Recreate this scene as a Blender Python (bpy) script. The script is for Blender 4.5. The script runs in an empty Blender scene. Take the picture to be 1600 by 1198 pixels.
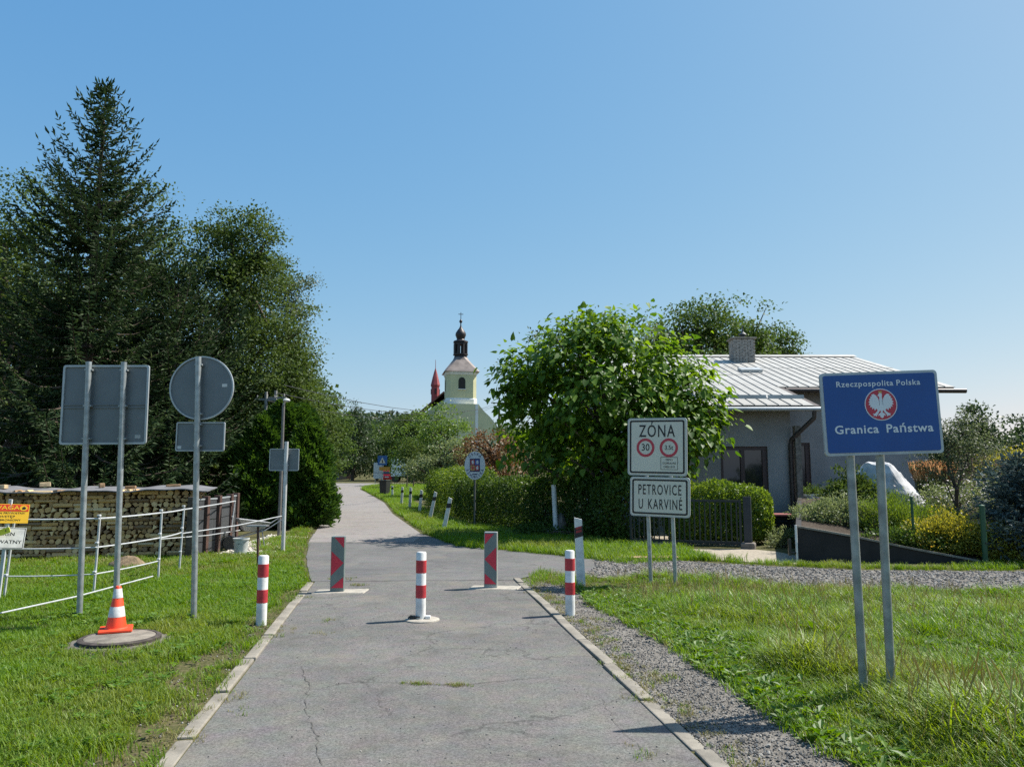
import bpy, bmesh, math, random
import numpy as np
from mathutils import Vector, Matrix, Euler
random.seed(7)
rng = np.random.default_rng(11)
R = math.radians
sc = bpy.context.scene
C = sc.collection

# ------------------------------------------------------------------ camera
FPX, EYE = 1200.0, 1.6
PITCH = math.atan(143 / 1200)
cam_d = bpy.data.cameras.new('camera')
cam_d.sensor_width = 36
cam_d.lens = 36 * FPX / 1600
cam_d.clip_start = 0.05
cam_d.clip_end = 3000
cam = bpy.data.objects.new('camera', cam_d)
C.objects.link(cam)
cam.location = (0, 0, EYE)
cam.rotation_euler = (R(90) + PITCH, 0, 0)
sc.camera = cam

# ------------------------------------------------------------------ sky and sun
SUN_EL = R(53)
SUN_AZ = R(70)          # from +Y towards +X
sun_dir = Vector((math.cos(SUN_EL) * math.sin(SUN_AZ), math.cos(SUN_EL) * math.cos(SUN_AZ), math.sin(SUN_EL)))
world = bpy.data.worlds.new('World')
sc.world = world
world.use_nodes = True
wn = world.node_tree.nodes
wl = world.node_tree.links
sky = wn.new('ShaderNodeTexSky')
sky.sky_type = 'NISHITA'
sky.sun_disc = False
sky.sun_elevation = SUN_EL
sky.sun_rotation = SUN_AZ
sky.altitude = 200
sky.air_density = 1.0
sky.dust_density = 1.0
sky.ozone_density = 3.0
bg = wn['Background']
bg.inputs[1].default_value = 0.14
sep = wn.new('ShaderNodeSeparateColor'); com = wn.new('ShaderNodeCombineColor')      # the camera's tone curve, one exponent per channel over the whole sky
wl.new(sky.outputs[0], sep.inputs[0])
for i_, (g_, m_) in enumerate(((1.03, .515), (.605, 1.0), (.268, 1.946))):
    pw = wn.new('ShaderNodeMath'); pw.operation = 'POWER'; pw.inputs[1].default_value = g_
    mu_ = wn.new('ShaderNodeMath'); mu_.operation = 'MULTIPLY'; mu_.inputs[1].default_value = m_
    wl.new(sep.outputs[i_], pw.inputs[0]); wl.new(pw.outputs[0], mu_.inputs[0]); wl.new(mu_.outputs[0], com.inputs[i_])
wl.new(com.outputs[0], bg.inputs[0])
sun_d = bpy.data.lights.new('sun', 'SUN')
sun_d.energy = 4.6
sun_d.angle = R(0.53)
sun_d.color = (1.0, 0.955, 0.88)
sun = bpy.data.objects.new('sun', sun_d)
C.objects.link(sun)
sun.rotation_euler = sun_dir.to_track_quat('Z', 'Y').to_euler()
sun.location = (30, 10, 40)
sc.view_settings.view_transform = 'Standard'
sc.view_settings.look = 'None'
sc.view_settings.gamma = 1
sc.view_settings.use_curve_mapping = False
sc.view_settings.exposure = 0.85
sc.cycles.use_denoising = False
sc.cycles.max_bounces = 6
sc.cycles.transparent_max_bounces = 4

# ------------------------------------------------------------------ survey helpers: photograph pixel -> place in the world
def ray(px, py):
    v = (599 - py) / FPX
    return Vector(((px - 800) / FPX, math.cos(PITCH) - v * math.sin(PITCH), math.sin(PITCH) + v * math.cos(PITCH)))
def G(px, py, z=0.0):                    # where the sight line meets the ground at height z
    r = ray(px, py); t = (z - EYE) / r.z
    return (r.x * t, r.y * t)
def P(px, py, Y):                        # where the sight line meets the upright plane at distance Y
    r = ray(px, py); t = Y / r.y
    return Vector((r.x * t, Y, EYE + r.z * t))
def sstep(a, b, x):
    t = np.clip((x - a) / (b - a), 0, 1)
    return t * t * (3 - 2 * t)
def H(x, y):                             # terrain height
    x = np.asarray(x, float); y = np.asarray(y, float)
    z = np.interp(y, [45, 80, 115], [0, .6, .88])
    z = z + 5.0 * sstep(116, 138, y) * sstep(-60, -25, x) * (1 - sstep(40, 90, x))
    z = z + 21 * sstep(190, 330, y) * np.exp(-((x + 75) / 75) ** 2)
    return z
def hz(x, y): return float(H(x, y))

# ------------------------------------------------------------------ materials
MATS = {}
def nodes_of(m):
    m.use_nodes = True
    nt = m.node_tree
    return nt, nt.nodes, nt.links, nt.nodes['Principled BSDF']
def mat(name, col, rough=.6, metal=0, var=.12, scale=8, bump=0, bscale=60, spec=.5, col2=None, coord='Object', detail=4):
    """plain surface with a little colour drift and fine relief"""
    if name in MATS: return MATS[name]
    m = bpy.data.materials.new(name)
    nt, n, l, b = nodes_of(m)
    tc = n.new('ShaderNodeTexCoord')
    no = n.new('ShaderNodeTexNoise'); no.inputs['Scale'].default_value = scale; no.inputs['Detail'].default_value = detail
    l.new(tc.outputs[coord], no.inputs['Vector'])
    cr = n.new('ShaderNodeValToRGB')
    c2 = col2 or tuple(c * (1 - var * 2) for c in col)
    cr.color_ramp.elements[0].position = .3; cr.color_ramp.elements[0].color = (*c2, 1)
    cr.color_ramp.elements[1].position = .65; cr.color_ramp.elements[1].color = (*[min(1, c * (1 + (0 if col2 else var * .5))) for c in col], 1)
    l.new(no.outputs['Fac'], cr.inputs['Fac'])
    l.new(cr.outputs['Color'], b.inputs['Base Color'])
    b.inputs['Roughness'].default_value = rough
    b.inputs['Metallic'].default_value = metal
    b.inputs['Specular IOR Level'].default_value = spec
    if bump:
        nb = n.new('ShaderNodeTexNoise'); nb.inputs['Scale'].default_value = bscale; nb.inputs['Detail'].default_value = 6
        l.new(tc.outputs[coord], nb.inputs['Vector'])
        bp = n.new('ShaderNodeBump'); bp.inputs['Strength'].default_value = bump; bp.inputs['Distance'].default_value = .01
        l.new(nb.outputs['Fac'], bp.inputs['Height']); l.new(bp.outputs['Normal'], b.inputs['Normal'])
    MATS[name] = m
    return m
def leafmat(name, c1, c2, c3=None, trans=.35, rough=.5, spec=.35, patch=0, pcol=None, pscale=.6):
    """foliage: colour drifts from leaf to leaf (attribute rnd), light passes through"""
    if name in MATS: return MATS[name]
    m = bpy.data.materials.new(name)
    nt, n, l, b = nodes_of(m)
    at = n.new('ShaderNodeAttribute'); at.attribute_name = 'rnd'
    cr = n.new('ShaderNodeValToRGB')
    cr.color_ramp.elements[0].color = (*c1, 1); cr.color_ramp.elements[1].color = (*c2, 1)
    if c3:
        e = cr.color_ramp.elements.new(.93); e.color = (*c2, 1); cr.color_ramp.elements[-1].color = (*c3, 1)
    l.new(at.outputs['Fac'], cr.inputs['Fac'])
    col = cr.outputs['Color']
    if patch:
        g = n.new('ShaderNodeNewGeometry')
        no = n.new('ShaderNodeTexNoise'); no.inputs['Scale'].default_value = pscale; no.inputs['Detail'].default_value = 3
        l.new(g.outputs['Position'], no.inputs['Vector'])
        r2 = n.new('ShaderNodeMapRange'); r2.inputs[1].default_value = .48; r2.inputs[2].default_value = .68; r2.inputs[4].default_value = patch
        l.new(no.outputs['Fac'], r2.inputs[0])
        mx = n.new('ShaderNodeMixRGB'); mx.inputs[2].default_value = (*pcol, 1)
        l.new(r2.outputs[0], mx.inputs[0]); l.new(col, mx.inputs[1]); col = mx.outputs[0]
    l.new(col, b.inputs['Base Color'])
    b.inputs['Roughness'].default_value = rough
    b.inputs['Specular IOR Level'].default_value = spec
    tr = n.new('ShaderNodeBsdfTranslucent')
    hs = n.new('ShaderNodeHueSaturation'); hs.inputs['Hue'].default_value = .485; hs.inputs['Saturation'].default_value = 1.1; hs.inputs['Value'].default_value = 1.5
    l.new(col, hs.inputs['Color']); l.new(hs.outputs[0], tr.inputs[0])
    ms = n.new('ShaderNodeMixShader'); ms.inputs[0].default_value = trans
    l.new(b.outputs[0], ms.inputs[1]); l.new(tr.outputs[0], ms.inputs[2])
    l.new(ms.outputs[0], n['Material Output'].inputs[0])
    MATS[name] = m
    return m
def asphalt(name, c, dark, cracks=.5, speck=.5):
    m = bpy.data.materials.new(name)
    nt, n, l, b = nodes_of(m)
    g = n.new('ShaderNodeNewGeometry')
    def noise(s, d=4, r=.6):
        q = n.new('ShaderNodeTexNoise'); q.inputs['Scale'].default_value = s; q.inputs['Detail'].default_value = d; q.inputs['Roughness'].default_value = r
        l.new(g.outputs['Position'], q.inputs['Vector']); return q
    big = noise(.55, 5); mid = noise(5, 6); fine = noise(75, 4, .85)
    cr = n.new('ShaderNodeValToRGB'); cr.color_ramp.elements[0].position = .3; cr.color_ramp.elements[0].color = (*dark, 1)
    cr.color_ramp.elements[1].position = .7; cr.color_ramp.elements[1].color = (*c, 1)
    l.new(big.outputs['Fac'], cr.inputs[0])
    m1 = n.new('ShaderNodeMixRGB'); m1.blend_type = 'OVERLAY'; m1.inputs[0].default_value = .35
    l.new(cr.outputs[0], m1.inputs[1]); l.new(mid.outputs['Color'], m1.inputs[2])
    bw = n.new('ShaderNodeMapRange'); bw.inputs[1].default_value = .25; bw.inputs[2].default_value = .75; bw.inputs[3].default_value = 1 - speck; bw.inputs[4].default_value = 1 + speck
    l.new(fine.outputs['Fac'], bw.inputs[0])
    hs0 = n.new('ShaderNodeHueSaturation'); hs0.inputs['Saturation'].default_value = .5
    l.new(m1.outputs[0], hs0.inputs['Color']); l.new(bw.outputs[0], hs0.inputs['Value'])
    # cracks: distorted cell borders, broken up so that only stretches show
    wob = n.new('ShaderNodeVectorMath'); wob.operation = 'ADD'
    nz = noise(2.2, 5); sub = n.new('ShaderNodeVectorMath'); sub.operation = 'SCALE'; sub.inputs['Scale'].default_value = .9
    l.new(nz.outputs['Color'], sub.inputs[0]); l.new(g.outputs['Position'], wob.inputs[0]); l.new(sub.outputs[0], wob.inputs[1])
    vo = n.new('ShaderNodeTexVoronoi'); vo.feature = 'DISTANCE_TO_EDGE'; vo.inputs['Scale'].default_value = .55
    l.new(wob.outputs[0], vo.inputs['Vector'])
    lt = n.new('ShaderNodeMapRange'); lt.inputs[1].default_value = .003; lt.inputs[2].default_value = .011; lt.inputs[3].default_value = 1; lt.inputs[4].default_value = 0
    l.new(vo.outputs['Distance'], lt.inputs[0])
    br = noise(.9, 3); br2 = n.new('ShaderNodeMapRange'); br2.inputs[1].default_value = .42; br2.inputs[2].default_value = .56; br2.inputs[4].default_value = cracks
    l.new(br.outputs['Fac'], br2.inputs[0])
    mu = n.new('ShaderNodeMath'); mu.operation = 'MULTIPLY'; l.new(lt.outputs[0], mu.inputs[0]); l.new(br2.outputs[0], mu.inputs[1])
    m2 = n.new('ShaderNodeMixRGB'); m2.inputs[2].default_value = (.03, .028, .025, 1)
    l.new(mu.outputs[0], m2.inputs[0]); l.new(hs0.outputs[0], m2.inputs[1])
    st = noise(1.7, 7, .65); st2 = n.new('ShaderNodeMapRange'); st2.inputs[1].default_value = .55; st2.inputs[2].default_value = .72; st2.inputs[4].default_value = .45
    l.new(st.outputs['Fac'], st2.inputs[0])
    m3 = n.new('ShaderNodeMixRGB'); m3.inputs[2].default_value = (*[v * .55 for v in dark], 1); l.new(st2.outputs[0], m3.inputs[0]); l.new(m2.outputs[0], m3.inputs[1])
    du = noise(.8, 6, .6); du2 = n.new('ShaderNodeMapRange'); du2.inputs[1].default_value = .56; du2.inputs[2].default_value = .75; du2.inputs[4].default_value = .5
    l.new(du.outputs['Fac'], du2.inputs[0])
    m4 = n.new('ShaderNodeMixRGB'); m4.inputs[2].default_value = (.20, .17, .125, 1); l.new(du2.outputs[0], m4.inputs[0]); l.new(m3.outputs[0], m4.inputs[1])
    l.new(m4.outputs[0], b.inputs['Base Color'])
    b.inputs['Roughness'].default_value = .88
    b.inputs['Specular IOR Level'].default_value = .3
    bp = n.new('ShaderNodeBump'); bp.inputs['Strength'].default_value = .5; bp.inputs['Distance'].default_value = .006
    l.new(fine.outputs['Fac'], bp.inputs['Height']); l.new(bp.outputs[0], b.inputs['Normal'])
    MATS[name] = m
    return m
def soilmat(name, cols, scales=(1.2, 30), bump=.6):
    m = bpy.data.materials.new(name)
    nt, n, l, b = nodes_of(m)
    g = n.new('ShaderNodeNewGeometry')
    a = n.new('ShaderNodeTexNoise'); a.inputs['Scale'].default_value = scales[0]; a.inputs['Detail'].default_value = 8
    f = n.new('ShaderNodeTexNoise'); f.inputs['Scale'].default_value = scales[1]; f.inputs['Detail'].default_value = 5
    for q in (a, f): l.new(g.outputs['Position'], q.inputs['Vector'])
    ad = n.new('ShaderNodeMath'); ad.operation = 'MULTIPLY_ADD'; ad.inputs[1].default_value = .6
    l.new(f.outputs['Fac'], ad.inputs[0]); 
    s2 = n.new('ShaderNodeMath'); s2.operation = 'MULTIPLY'; s2.inputs[1].default_value = .4; l.new(a.outputs['Fac'], s2.inputs[0]); l.new(s2.outputs[0], ad.inputs[2])
    cr = n.new('ShaderNodeValToRGB')
    while len(cr.color_ramp.elements) < len(cols): cr.color_ramp.elements.new(.5)
    for i, c in enumerate(cols):
        cr.color_ramp.elements[i].position = .34 + .32 * i / (len(cols) - 1); cr.color_ramp.elements[i].color = (*c, 1)
    l.new(ad.outputs[0], cr.inputs[0]); l.new(cr.outputs[0], b.inputs['Base Color'])
    b.inputs['Roughness'].default_value = .95; b.inputs['Specular IOR Level'].default_value = .15
    bp = n.new('ShaderNodeBump'); bp.inputs['Strength'].default_value = bump; bp.inputs['Distance'].default_value = .02
    l.new(f.outputs['Fac'], bp.inputs['Height']); l.new(bp.outputs[0], b.inputs['Normal'])
    MATS[name] = m
    return m

WHITE = mat('white_paint', (.68, .68, .65), .5, var=.13, scale=9, detail=8, bump=.05, bscale=40)
RED = mat('red_paint', (.50, .035, .045), .5, var=.14, scale=14, detail=8)
GALV = mat('galvanised_steel', (.36, .39, .39), .45, .55, var=.15, scale=14)
SIGNBACK = mat('sign_back_grey', (.165, .185, .195), .5, .35, var=.06, scale=5)
SIGNRIM = mat('sign_rim_grey', (.42, .45, .46), .45, .4, var=.08)
BLACK = mat('black_print', (.012, .012, .013), .5, var=.05)
SIGNWHITE = mat('sign_white', (.64, .60, .50), .35, var=.02, scale=4)
SIGNBLUE = mat('sign_blue', (.004, .070, .275), .35, var=.05, scale=4)
SIGNRED = mat('sign_red', (.50, .03, .055), .35, var=.05)
CONC = mat('concrete', (.235, .212, .172), .9, var=.18, scale=7, bump=.4, bscale=80)
CONCPALE = mat('pale_concrete', (.36, .33, .275), .9, var=.14, scale=9, bump=.4, bscale=60)
BARK = mat('bark', (.10, .075, .055), .95, var=.3, scale=12, bump=.8, bscale=25)
BROWN = mat('brown_wood', (.085, .045, .035), .6, var=.2, scale=10)
DARKGREY = mat('dark_grey_metal', (.035, .042, .045), .45, .2, var=.1)
PLASTBLK = mat('black_plastic', (.018, .02, .02), .4, var=.1)
ORANGE = mat('cone_orange', (.85, .07, .02), .45, var=.05, scale=20)
REFLECT = mat('reflective_white', (.62, .62, .60), .4, var=.1, scale=40)
STEEL = mat('grey_green_reflective', (.16, .20, .19), .4, .1, var=.06)

# ------------------------------------------------------------------ mesh helpers
class MB:
    def __init__(s): s.v = []; s.f = []
    def add(s, vs, fs, M=None):
        o = len(s.v)
        if M is not None: vs = [tuple(M @ Vector(v)) for v in vs]
        s.v += [tuple(v) for v in vs]; s.f += [tuple(i + o for i in f) for f in fs]; return s
    def box(s, c, d, rot=None, taper=1.0):
        x, y, z = d[0] / 2, d[1] / 2, d[2] / 2; t = taper
        vs = [(-x, -y, -z), (x, -y, -z), (x, y, -z), (-x, y, -z), (-x * t, -y * t, z), (x * t, -y * t, z), (x * t, y * t, z), (-x * t, y * t, z)]
        fs = [(0, 3, 2, 1), (4, 5, 6, 7), (0, 1, 5, 4), (1, 2, 6, 5), (2, 3, 7, 6), (3, 0, 4, 7)]
        M = Matrix.Translation(c)
        if rot: M = M @ Euler(rot).to_matrix().to_4x4()
        return s.add(vs, fs, M)
    def bbox(s, c, d, b=.01, rot=None):      # box with chamfered edges
        bm = bmesh.new(); bmesh.ops.create_cube(bm, size=1)
        for v in bm.verts: v.co = Vector((v.co.x * d[0], v.co.y * d[1], v.co.z * d[2]))
        bmesh.ops.bevel(bm, geom=list(bm.edges), offset=b, segments=2, affect='EDGES', profile=.5)
        M = Matrix.Translation(c)
        if rot: M = M @ Euler(rot).to_matrix().to_4x4()
        bm.verts.index_update()
        s.add([v.co[:] for v in bm.verts], [[v.index for v in f.verts] for f in bm.faces], M); bm.free(); return s
    def tube(s, path, r, n=10, cap=True):
        path = [Vector(p) for p in path]
        rs = r if isinstance(r, (list, tuple)) else [r] * len(path)
        o = len(s.v); up = None
        for i, p in enumerate(path):
            t = (path[min(i + 1, len(path) - 1)] - path[max(i - 1, 0)]).normalized()
            if up is None: up = Vector((0, 1, 0)) if abs(t.y) < .9 else Vector((1, 0, 0))
            a = t.cross(up).normalized(); b = a.cross(t).normalized(); up = b
            for k in range(n):
                q = 2 * math.pi * k / n
                s.v.append(tuple(p + (a * math.cos(q) + b * math.sin(q)) * rs[i]))
        for i in range(len(path) - 1):
            for k in range(n):
                k2 = (k + 1) % n
                s.f.append((o + i * n + k, o + i * n + k2, o + (i + 1) * n + k2, o + (i + 1) * n + k))
        if cap:
            s.f.append(tuple(o + k for k in range(n))[::-1]); s.f.append(tuple(o + (len(path) - 1) * n + k for k in range(n)))
        return s
    def lathe(s, prof, n=20, c=(0, 0, 0), sq=None):
        o = len(s.v)
        for (r, z) in prof:
            for k in range(n):
                q = 2 * math.pi * (k + .5) / n
                s.v.append((c[0] + r * math.cos(q), c[1] + r * math.sin(q), c[2] + z))
        for i in range(len(prof) - 1):
            for k in range(n):
                k2 = (k + 1) % n
                s.f.append((o + i * n + k, o + i * n + k2, o + (i + 1) * n + k2, o + (i + 1) * n + k))
        s.f.append(tuple(o + k for k in range(n))[::-1]); s.f.append(tuple(o + (len(prof) - 1) * n + k for k in range(n)))
        return s
    def prism(s, poly, a, b, axis='y'):     # outline in (u, v) pushed from a to b along an axis
        n = len(poly); o = len(s.v)
        for d in (a, b):
            for (u, v) in poly: s.v.append((u, d, v) if axis == 'y' else (d, u, v) if axis == 'x' else (u, v, d))
        s.f.append(tuple(o + i for i in range(n))); s.f.append(tuple(o + n + i for i in range(n))[::-1])
        for i in range(n): s.f.append((o + i, o + n + i, o + n + (i + 1) % n, o + (i + 1) % n))
        return s
    def mesh(s, name, m=None, smooth=False, fix=True):
        me = bpy.data.meshes.new(name); me.from_pydata(s.v, [], s.f)
        if fix:
            bm = bmesh.new(); bm.from_mesh(me); bmesh.ops.recalc_face_normals(bm, faces=list(bm.faces)); bm.to_mesh(me); bm.free()
        if m: me.materials.append(m)
        if smooth:
            me.polygons.foreach_set('use_smooth', [True] * len(me.polygons))
            try: me.set_sharp_from_angle(angle=R(40))
            except Exception: pass
        me.update(); return me
    def build(s, name, m, parent=None, loc=(0, 0, 0), rot=(0, 0, 0), smooth=False, fix=True):
        return put(name, s.mesh(name, m, smooth, fix), parent, loc, rot)
def put(name, me, parent=None, loc=(0, 0, 0), rot=(0, 0, 0), scale=None):
    o = bpy.data.objects.new(name, me); C.objects.link(o)
    o.location = loc; o.rotation_euler = rot
    if scale is not None: o.scale = scale
    if parent: o.parent = parent
    return o
def tag(o, label=None, cat=None, group=None, kind=None):
    if label: o['label'] = label
    if cat: o['category'] = cat
    if group: o['group'] = group
    if kind: o['kind'] = kind
    return o
def thing(name, label, cat, loc=(0, 0, 0), rot=(0, 0, 0), group=None):
    o = bpy.data.objects.new(name, None); o.empty_display_size = .1; C.objects.link(o)
    o.location = loc; o.rotation_euler = rot
    return tag(o, label, cat, group)
def copy_tree(o, parent=None):
    c = o.copy(); C.objects.link(c); c.parent = parent
    for ch in o.children: copy_tree(ch, c)
    return c
def rrect(w, h, r, n=5, cx=0, cz=0):
    pts = []
    for (sx, sz, a0) in ((1, 1, 0), (-1, 1, 90), (-1, -1, 180), (1, -1, 270)):
        for k in range(n + 1):
            a = R(a0 + 90 * k / n)
            pts.append((cx + sx * (w / 2 - r) + r * math.cos(a), cz + sz * (h / 2 - r) + r * math.sin(a)))
    return pts
def disc(r, n=40, cx=0, cz=0, sx=1, sz=1): return [(cx + r * sx * math.cos(2 * math.pi * k / n), cz + r * sz * math.sin(2 * math.pi * k / n)) for k in range(n)]
def ring(mb, outer, inner, y0, y1):
    n = len(outer); o = len(mb.v)
    for (u, v) in outer: mb.v.append((u, y0, v))
    for (u, v) in inner: mb.v.append((u, y0, v))
    for (u, v) in outer: mb.v.append((u, y1, v))
    for (u, v) in inner: mb.v.append((u, y1, v))
    for i in range(n):
        j = (i + 1) % n
        mb.f += [(o + i, o + j, o + n + j, o + n + i), (o + 2 * n + i, o + 3 * n + i, o + 3 * n + j, o + 2 * n + j),
                 (o + i, o + 2 * n + i, o + 2 * n + j, o + j), (o + n + i, o + n + j, o + 3 * n + j, o + 3 * n + i)]
    return mb
def textmesh(s, size, bold=0, sx=1, spacing=1.0, align='CENTER'):
    cu = bpy.data.curves.new('lettering', 'FONT'); cu.body = s; cu.size = size; cu.offset = bold * size
    cu.align_x = align; cu.align_y = 'CENTER'; cu.space_character = spacing; cu.resolution_u = 3; cu.extrude = .0006
    ob = bpy.data.objects.new('lettering', cu)
    me = bpy.data.meshes.new_from_object(ob)
    bpy.data.objects.remove(ob); bpy.data.curves.remove(cu)
    n = len(me.vertices); a = np.empty(n * 3); me.vertices.foreach_get('co', a); a = a.reshape(-1, 3); a[:, 0] *= sx
    # upright lettering that faces -Y and reads along +X
    b = np.stack([a[:, 0], -a[:, 2], a[:, 1]], 1); me.vertices.foreach_set('co', b.ravel()); me.update()
    return me
def text(s, size, m, parent, loc, bold=0, sx=1, spacing=1.0, name='lettering'):
    me = textmesh(s, size, bold, sx, spacing); me.name = name; me.materials.clear(); me.materials.append(m)
    return put(name, me, parent, loc)

# ------------------------------------------------------------------ foliage helpers
def unit(a): return a / np.maximum(np.linalg.norm(a, axis=-1, keepdims=True), 1e-9)
LEAF = (np.array([(0, 0, 0), (.5, .45, .10), (0, 1, -.05), (-.5, .45, .10)], float), [(0, 1, 2, 3)])
SHOOT = (np.array([(0, 0, 0), (.5, .4, 0), (0, 1, 0), (-.5, .4, 0), (0, .4, .12), (0, .4, -.12)], float), [(0, 1, 2, 3), (0, 4, 2, 5)])
HEART = (np.array([(0, .02, 0), (.34, -.10, .07), (.52, .18, .09), (.36, .6, .03), (0, 1.08, -.16), (-.36, .6, .03), (-.52, .18, .09), (-.34, -.10, .07), (0, .5, -.05)], float),
         [(0, 1, 2, 8), (2, 3, 4, 8), (8, 4, 5, 6), (0, 8, 6, 7)])
def leafmesh(name, pos, T, N, L, W, tmpl, m, rnd=None):
    """many leaves as one mesh: T runs along the leaf, N is its face"""
    n = len(pos); tv, tf = tmpl; k = len(tv)
    T = unit(T); B = unit(np.cross(T, N)); N = np.cross(B, T)
    L = np.broadcast_to(L, n); W = np.broadcast_to(W, n)
    V = pos[:, None, :] + B[:, None, :] * (tv[None, :, 0] * W[:, None])[..., None] + T[:, None, :] * (tv[None, :, 1] * L[:, None])[..., None] + N[:, None, :] * (tv[None, :, 2] * L[:, None])[..., None]
    me = bpy.data.meshes.new(name)
    q = len(tf); cnt = len(tf[0])
    me.vertices.add(n * k); me.vertices.foreach_set('co', V.ravel())
    F = (np.arange(n)[:, None, None] * k + np.array(tf)[None]).ravel()
    me.loops.add(len(F)); me.loops.foreach_set('vertex_index', F.astype(np.int32))
    me.polygons.add(n * q); me.polygons.foreach_set('loop_start', np.arange(0, n * q * cnt, cnt, dtype=np.int32))
    me.update(calc_edges=True)
    if rnd is None: rnd = rng.random(n)
    at = me.attributes.new('rnd', 'FLOAT', 'POINT'); at.data.foreach_set('value', np.repeat(rnd, k).astype(np.float32))
    me.materials.append(m)
    return me
def rdir(n): return unit(rng.normal(size=(n, 3)))
def lobe_points(lobes, n_clusters, per, cr, inner=.5, flat=.6, wob=.18, seed=0):
    """clumps spread through a crown made of overlapping lobes; returns leaf positions, outward vectors, clump ids"""
    r0 = np.random.default_rng(seed + 3)
    lob = np.array(lobes, float); area = (lob[:, 3] * lob[:, 4] + lob[:, 4] * lob[:, 5] + lob[:, 3] * lob[:, 5])
    pick = r0.choice(len(lob), n_clusters, p=area / area.sum())
    d = unit(r0.normal(size=(n_clusters, 3)))
    ph = r0.random((6, 4)) * 6.28; fr = r0.normal(size=(6, 3)) * 3.2
    w = sum(np.sin(d @ fr[i] + ph[i, 0] + pick * 1.7) for i in range(6)) / 6 * wob * 2
    rad = (inner + (1 - inner) * r0.random(n_clusters) ** .45) * (1 + w)
    c = lob[pick, :3] + d * lob[pick, 3:] * rad[:, None]
    pid = np.repeat(np.arange(n_clusters), per)
    off = r0.normal(size=(n_clusters * per, 3)) * cr; off[:, 2] *= flat
    return c[pid] + off, d[pid], pid, c
def tree_skeleton(base, top, r, tips, seed=0, bend=.25):
    rr = random.Random(seed); mb = MB()
    b = Vector(base); t = Vector(top); n = 7
    path = [b.lerp(t, i / (n - 1)) + Vector((rr.uniform(-1, 1), rr.uniform(-1, 1), 0)) * bend * (i > 0) for i in range(n)]
    mb.tube([b - Vector((0, 0, .2))] + path, [r * 1.35] + [r * (1.15 - .95 * i / (n - 1)) for i in range(n)], 9)
    for tip in tips:
        tip = Vector(tip); k = rr.randint(1, n - 2); s = path[k]
        mid = s.lerp(tip, .5) + Vector((rr.uniform(-.3, .3), rr.uniform(-.3, .3), .25)) * (tip - s).length * .3
        mb.tube([s, s.lerp(mid, .5), mid, mid.lerp(tip, .6), tip], [r * .42, r * .34, r * .26, r * .16, r * .06], 6)
    return mb
def broad_tree(name, label, base, top, trunk_r, lobes, nclus, per, cr, leafL, leafW, m, seed=0, group=None, droop=.2, inner=.45, wob=.2, tmpl=LEAF, limbs=14, flat=.6, barkm=None):
    t = thing(name, label, 'tree' if 'shrub' not in name else 'shrub', base, group=group)
    pos, out, pid, cl = lobe_points(lobes, nclus, per, cr, inner, flat, wob, seed)
    b = np.array(base)
    n = len(pos)
    T = unit(out * .7 + rdir(n) * .9 + np.array([0, 0, -droop]))
    N = unit(rdir(n) * .8 + np.array([0, 0, .9]) + out * .4)
    s = rng.uniform(.65, 1.25, n)
    rn = np.clip(np.repeat(rng.random(nclus), per) * .5 + rng.random(n) * .5, 0, 1)
    put('crown', leafmesh('crown', pos - b, T, N, leafL * s, leafW * s, tmpl, m, rn), t)
    step = max(1, nclus // limbs)
    tree_skeleton((0, 0, 0), Vector(top) - Vector(base), trunk_r, [tuple(c - b) for c in cl[::step]], seed).build('trunk', barkm or BARK, t, smooth=True)
    return t
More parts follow.
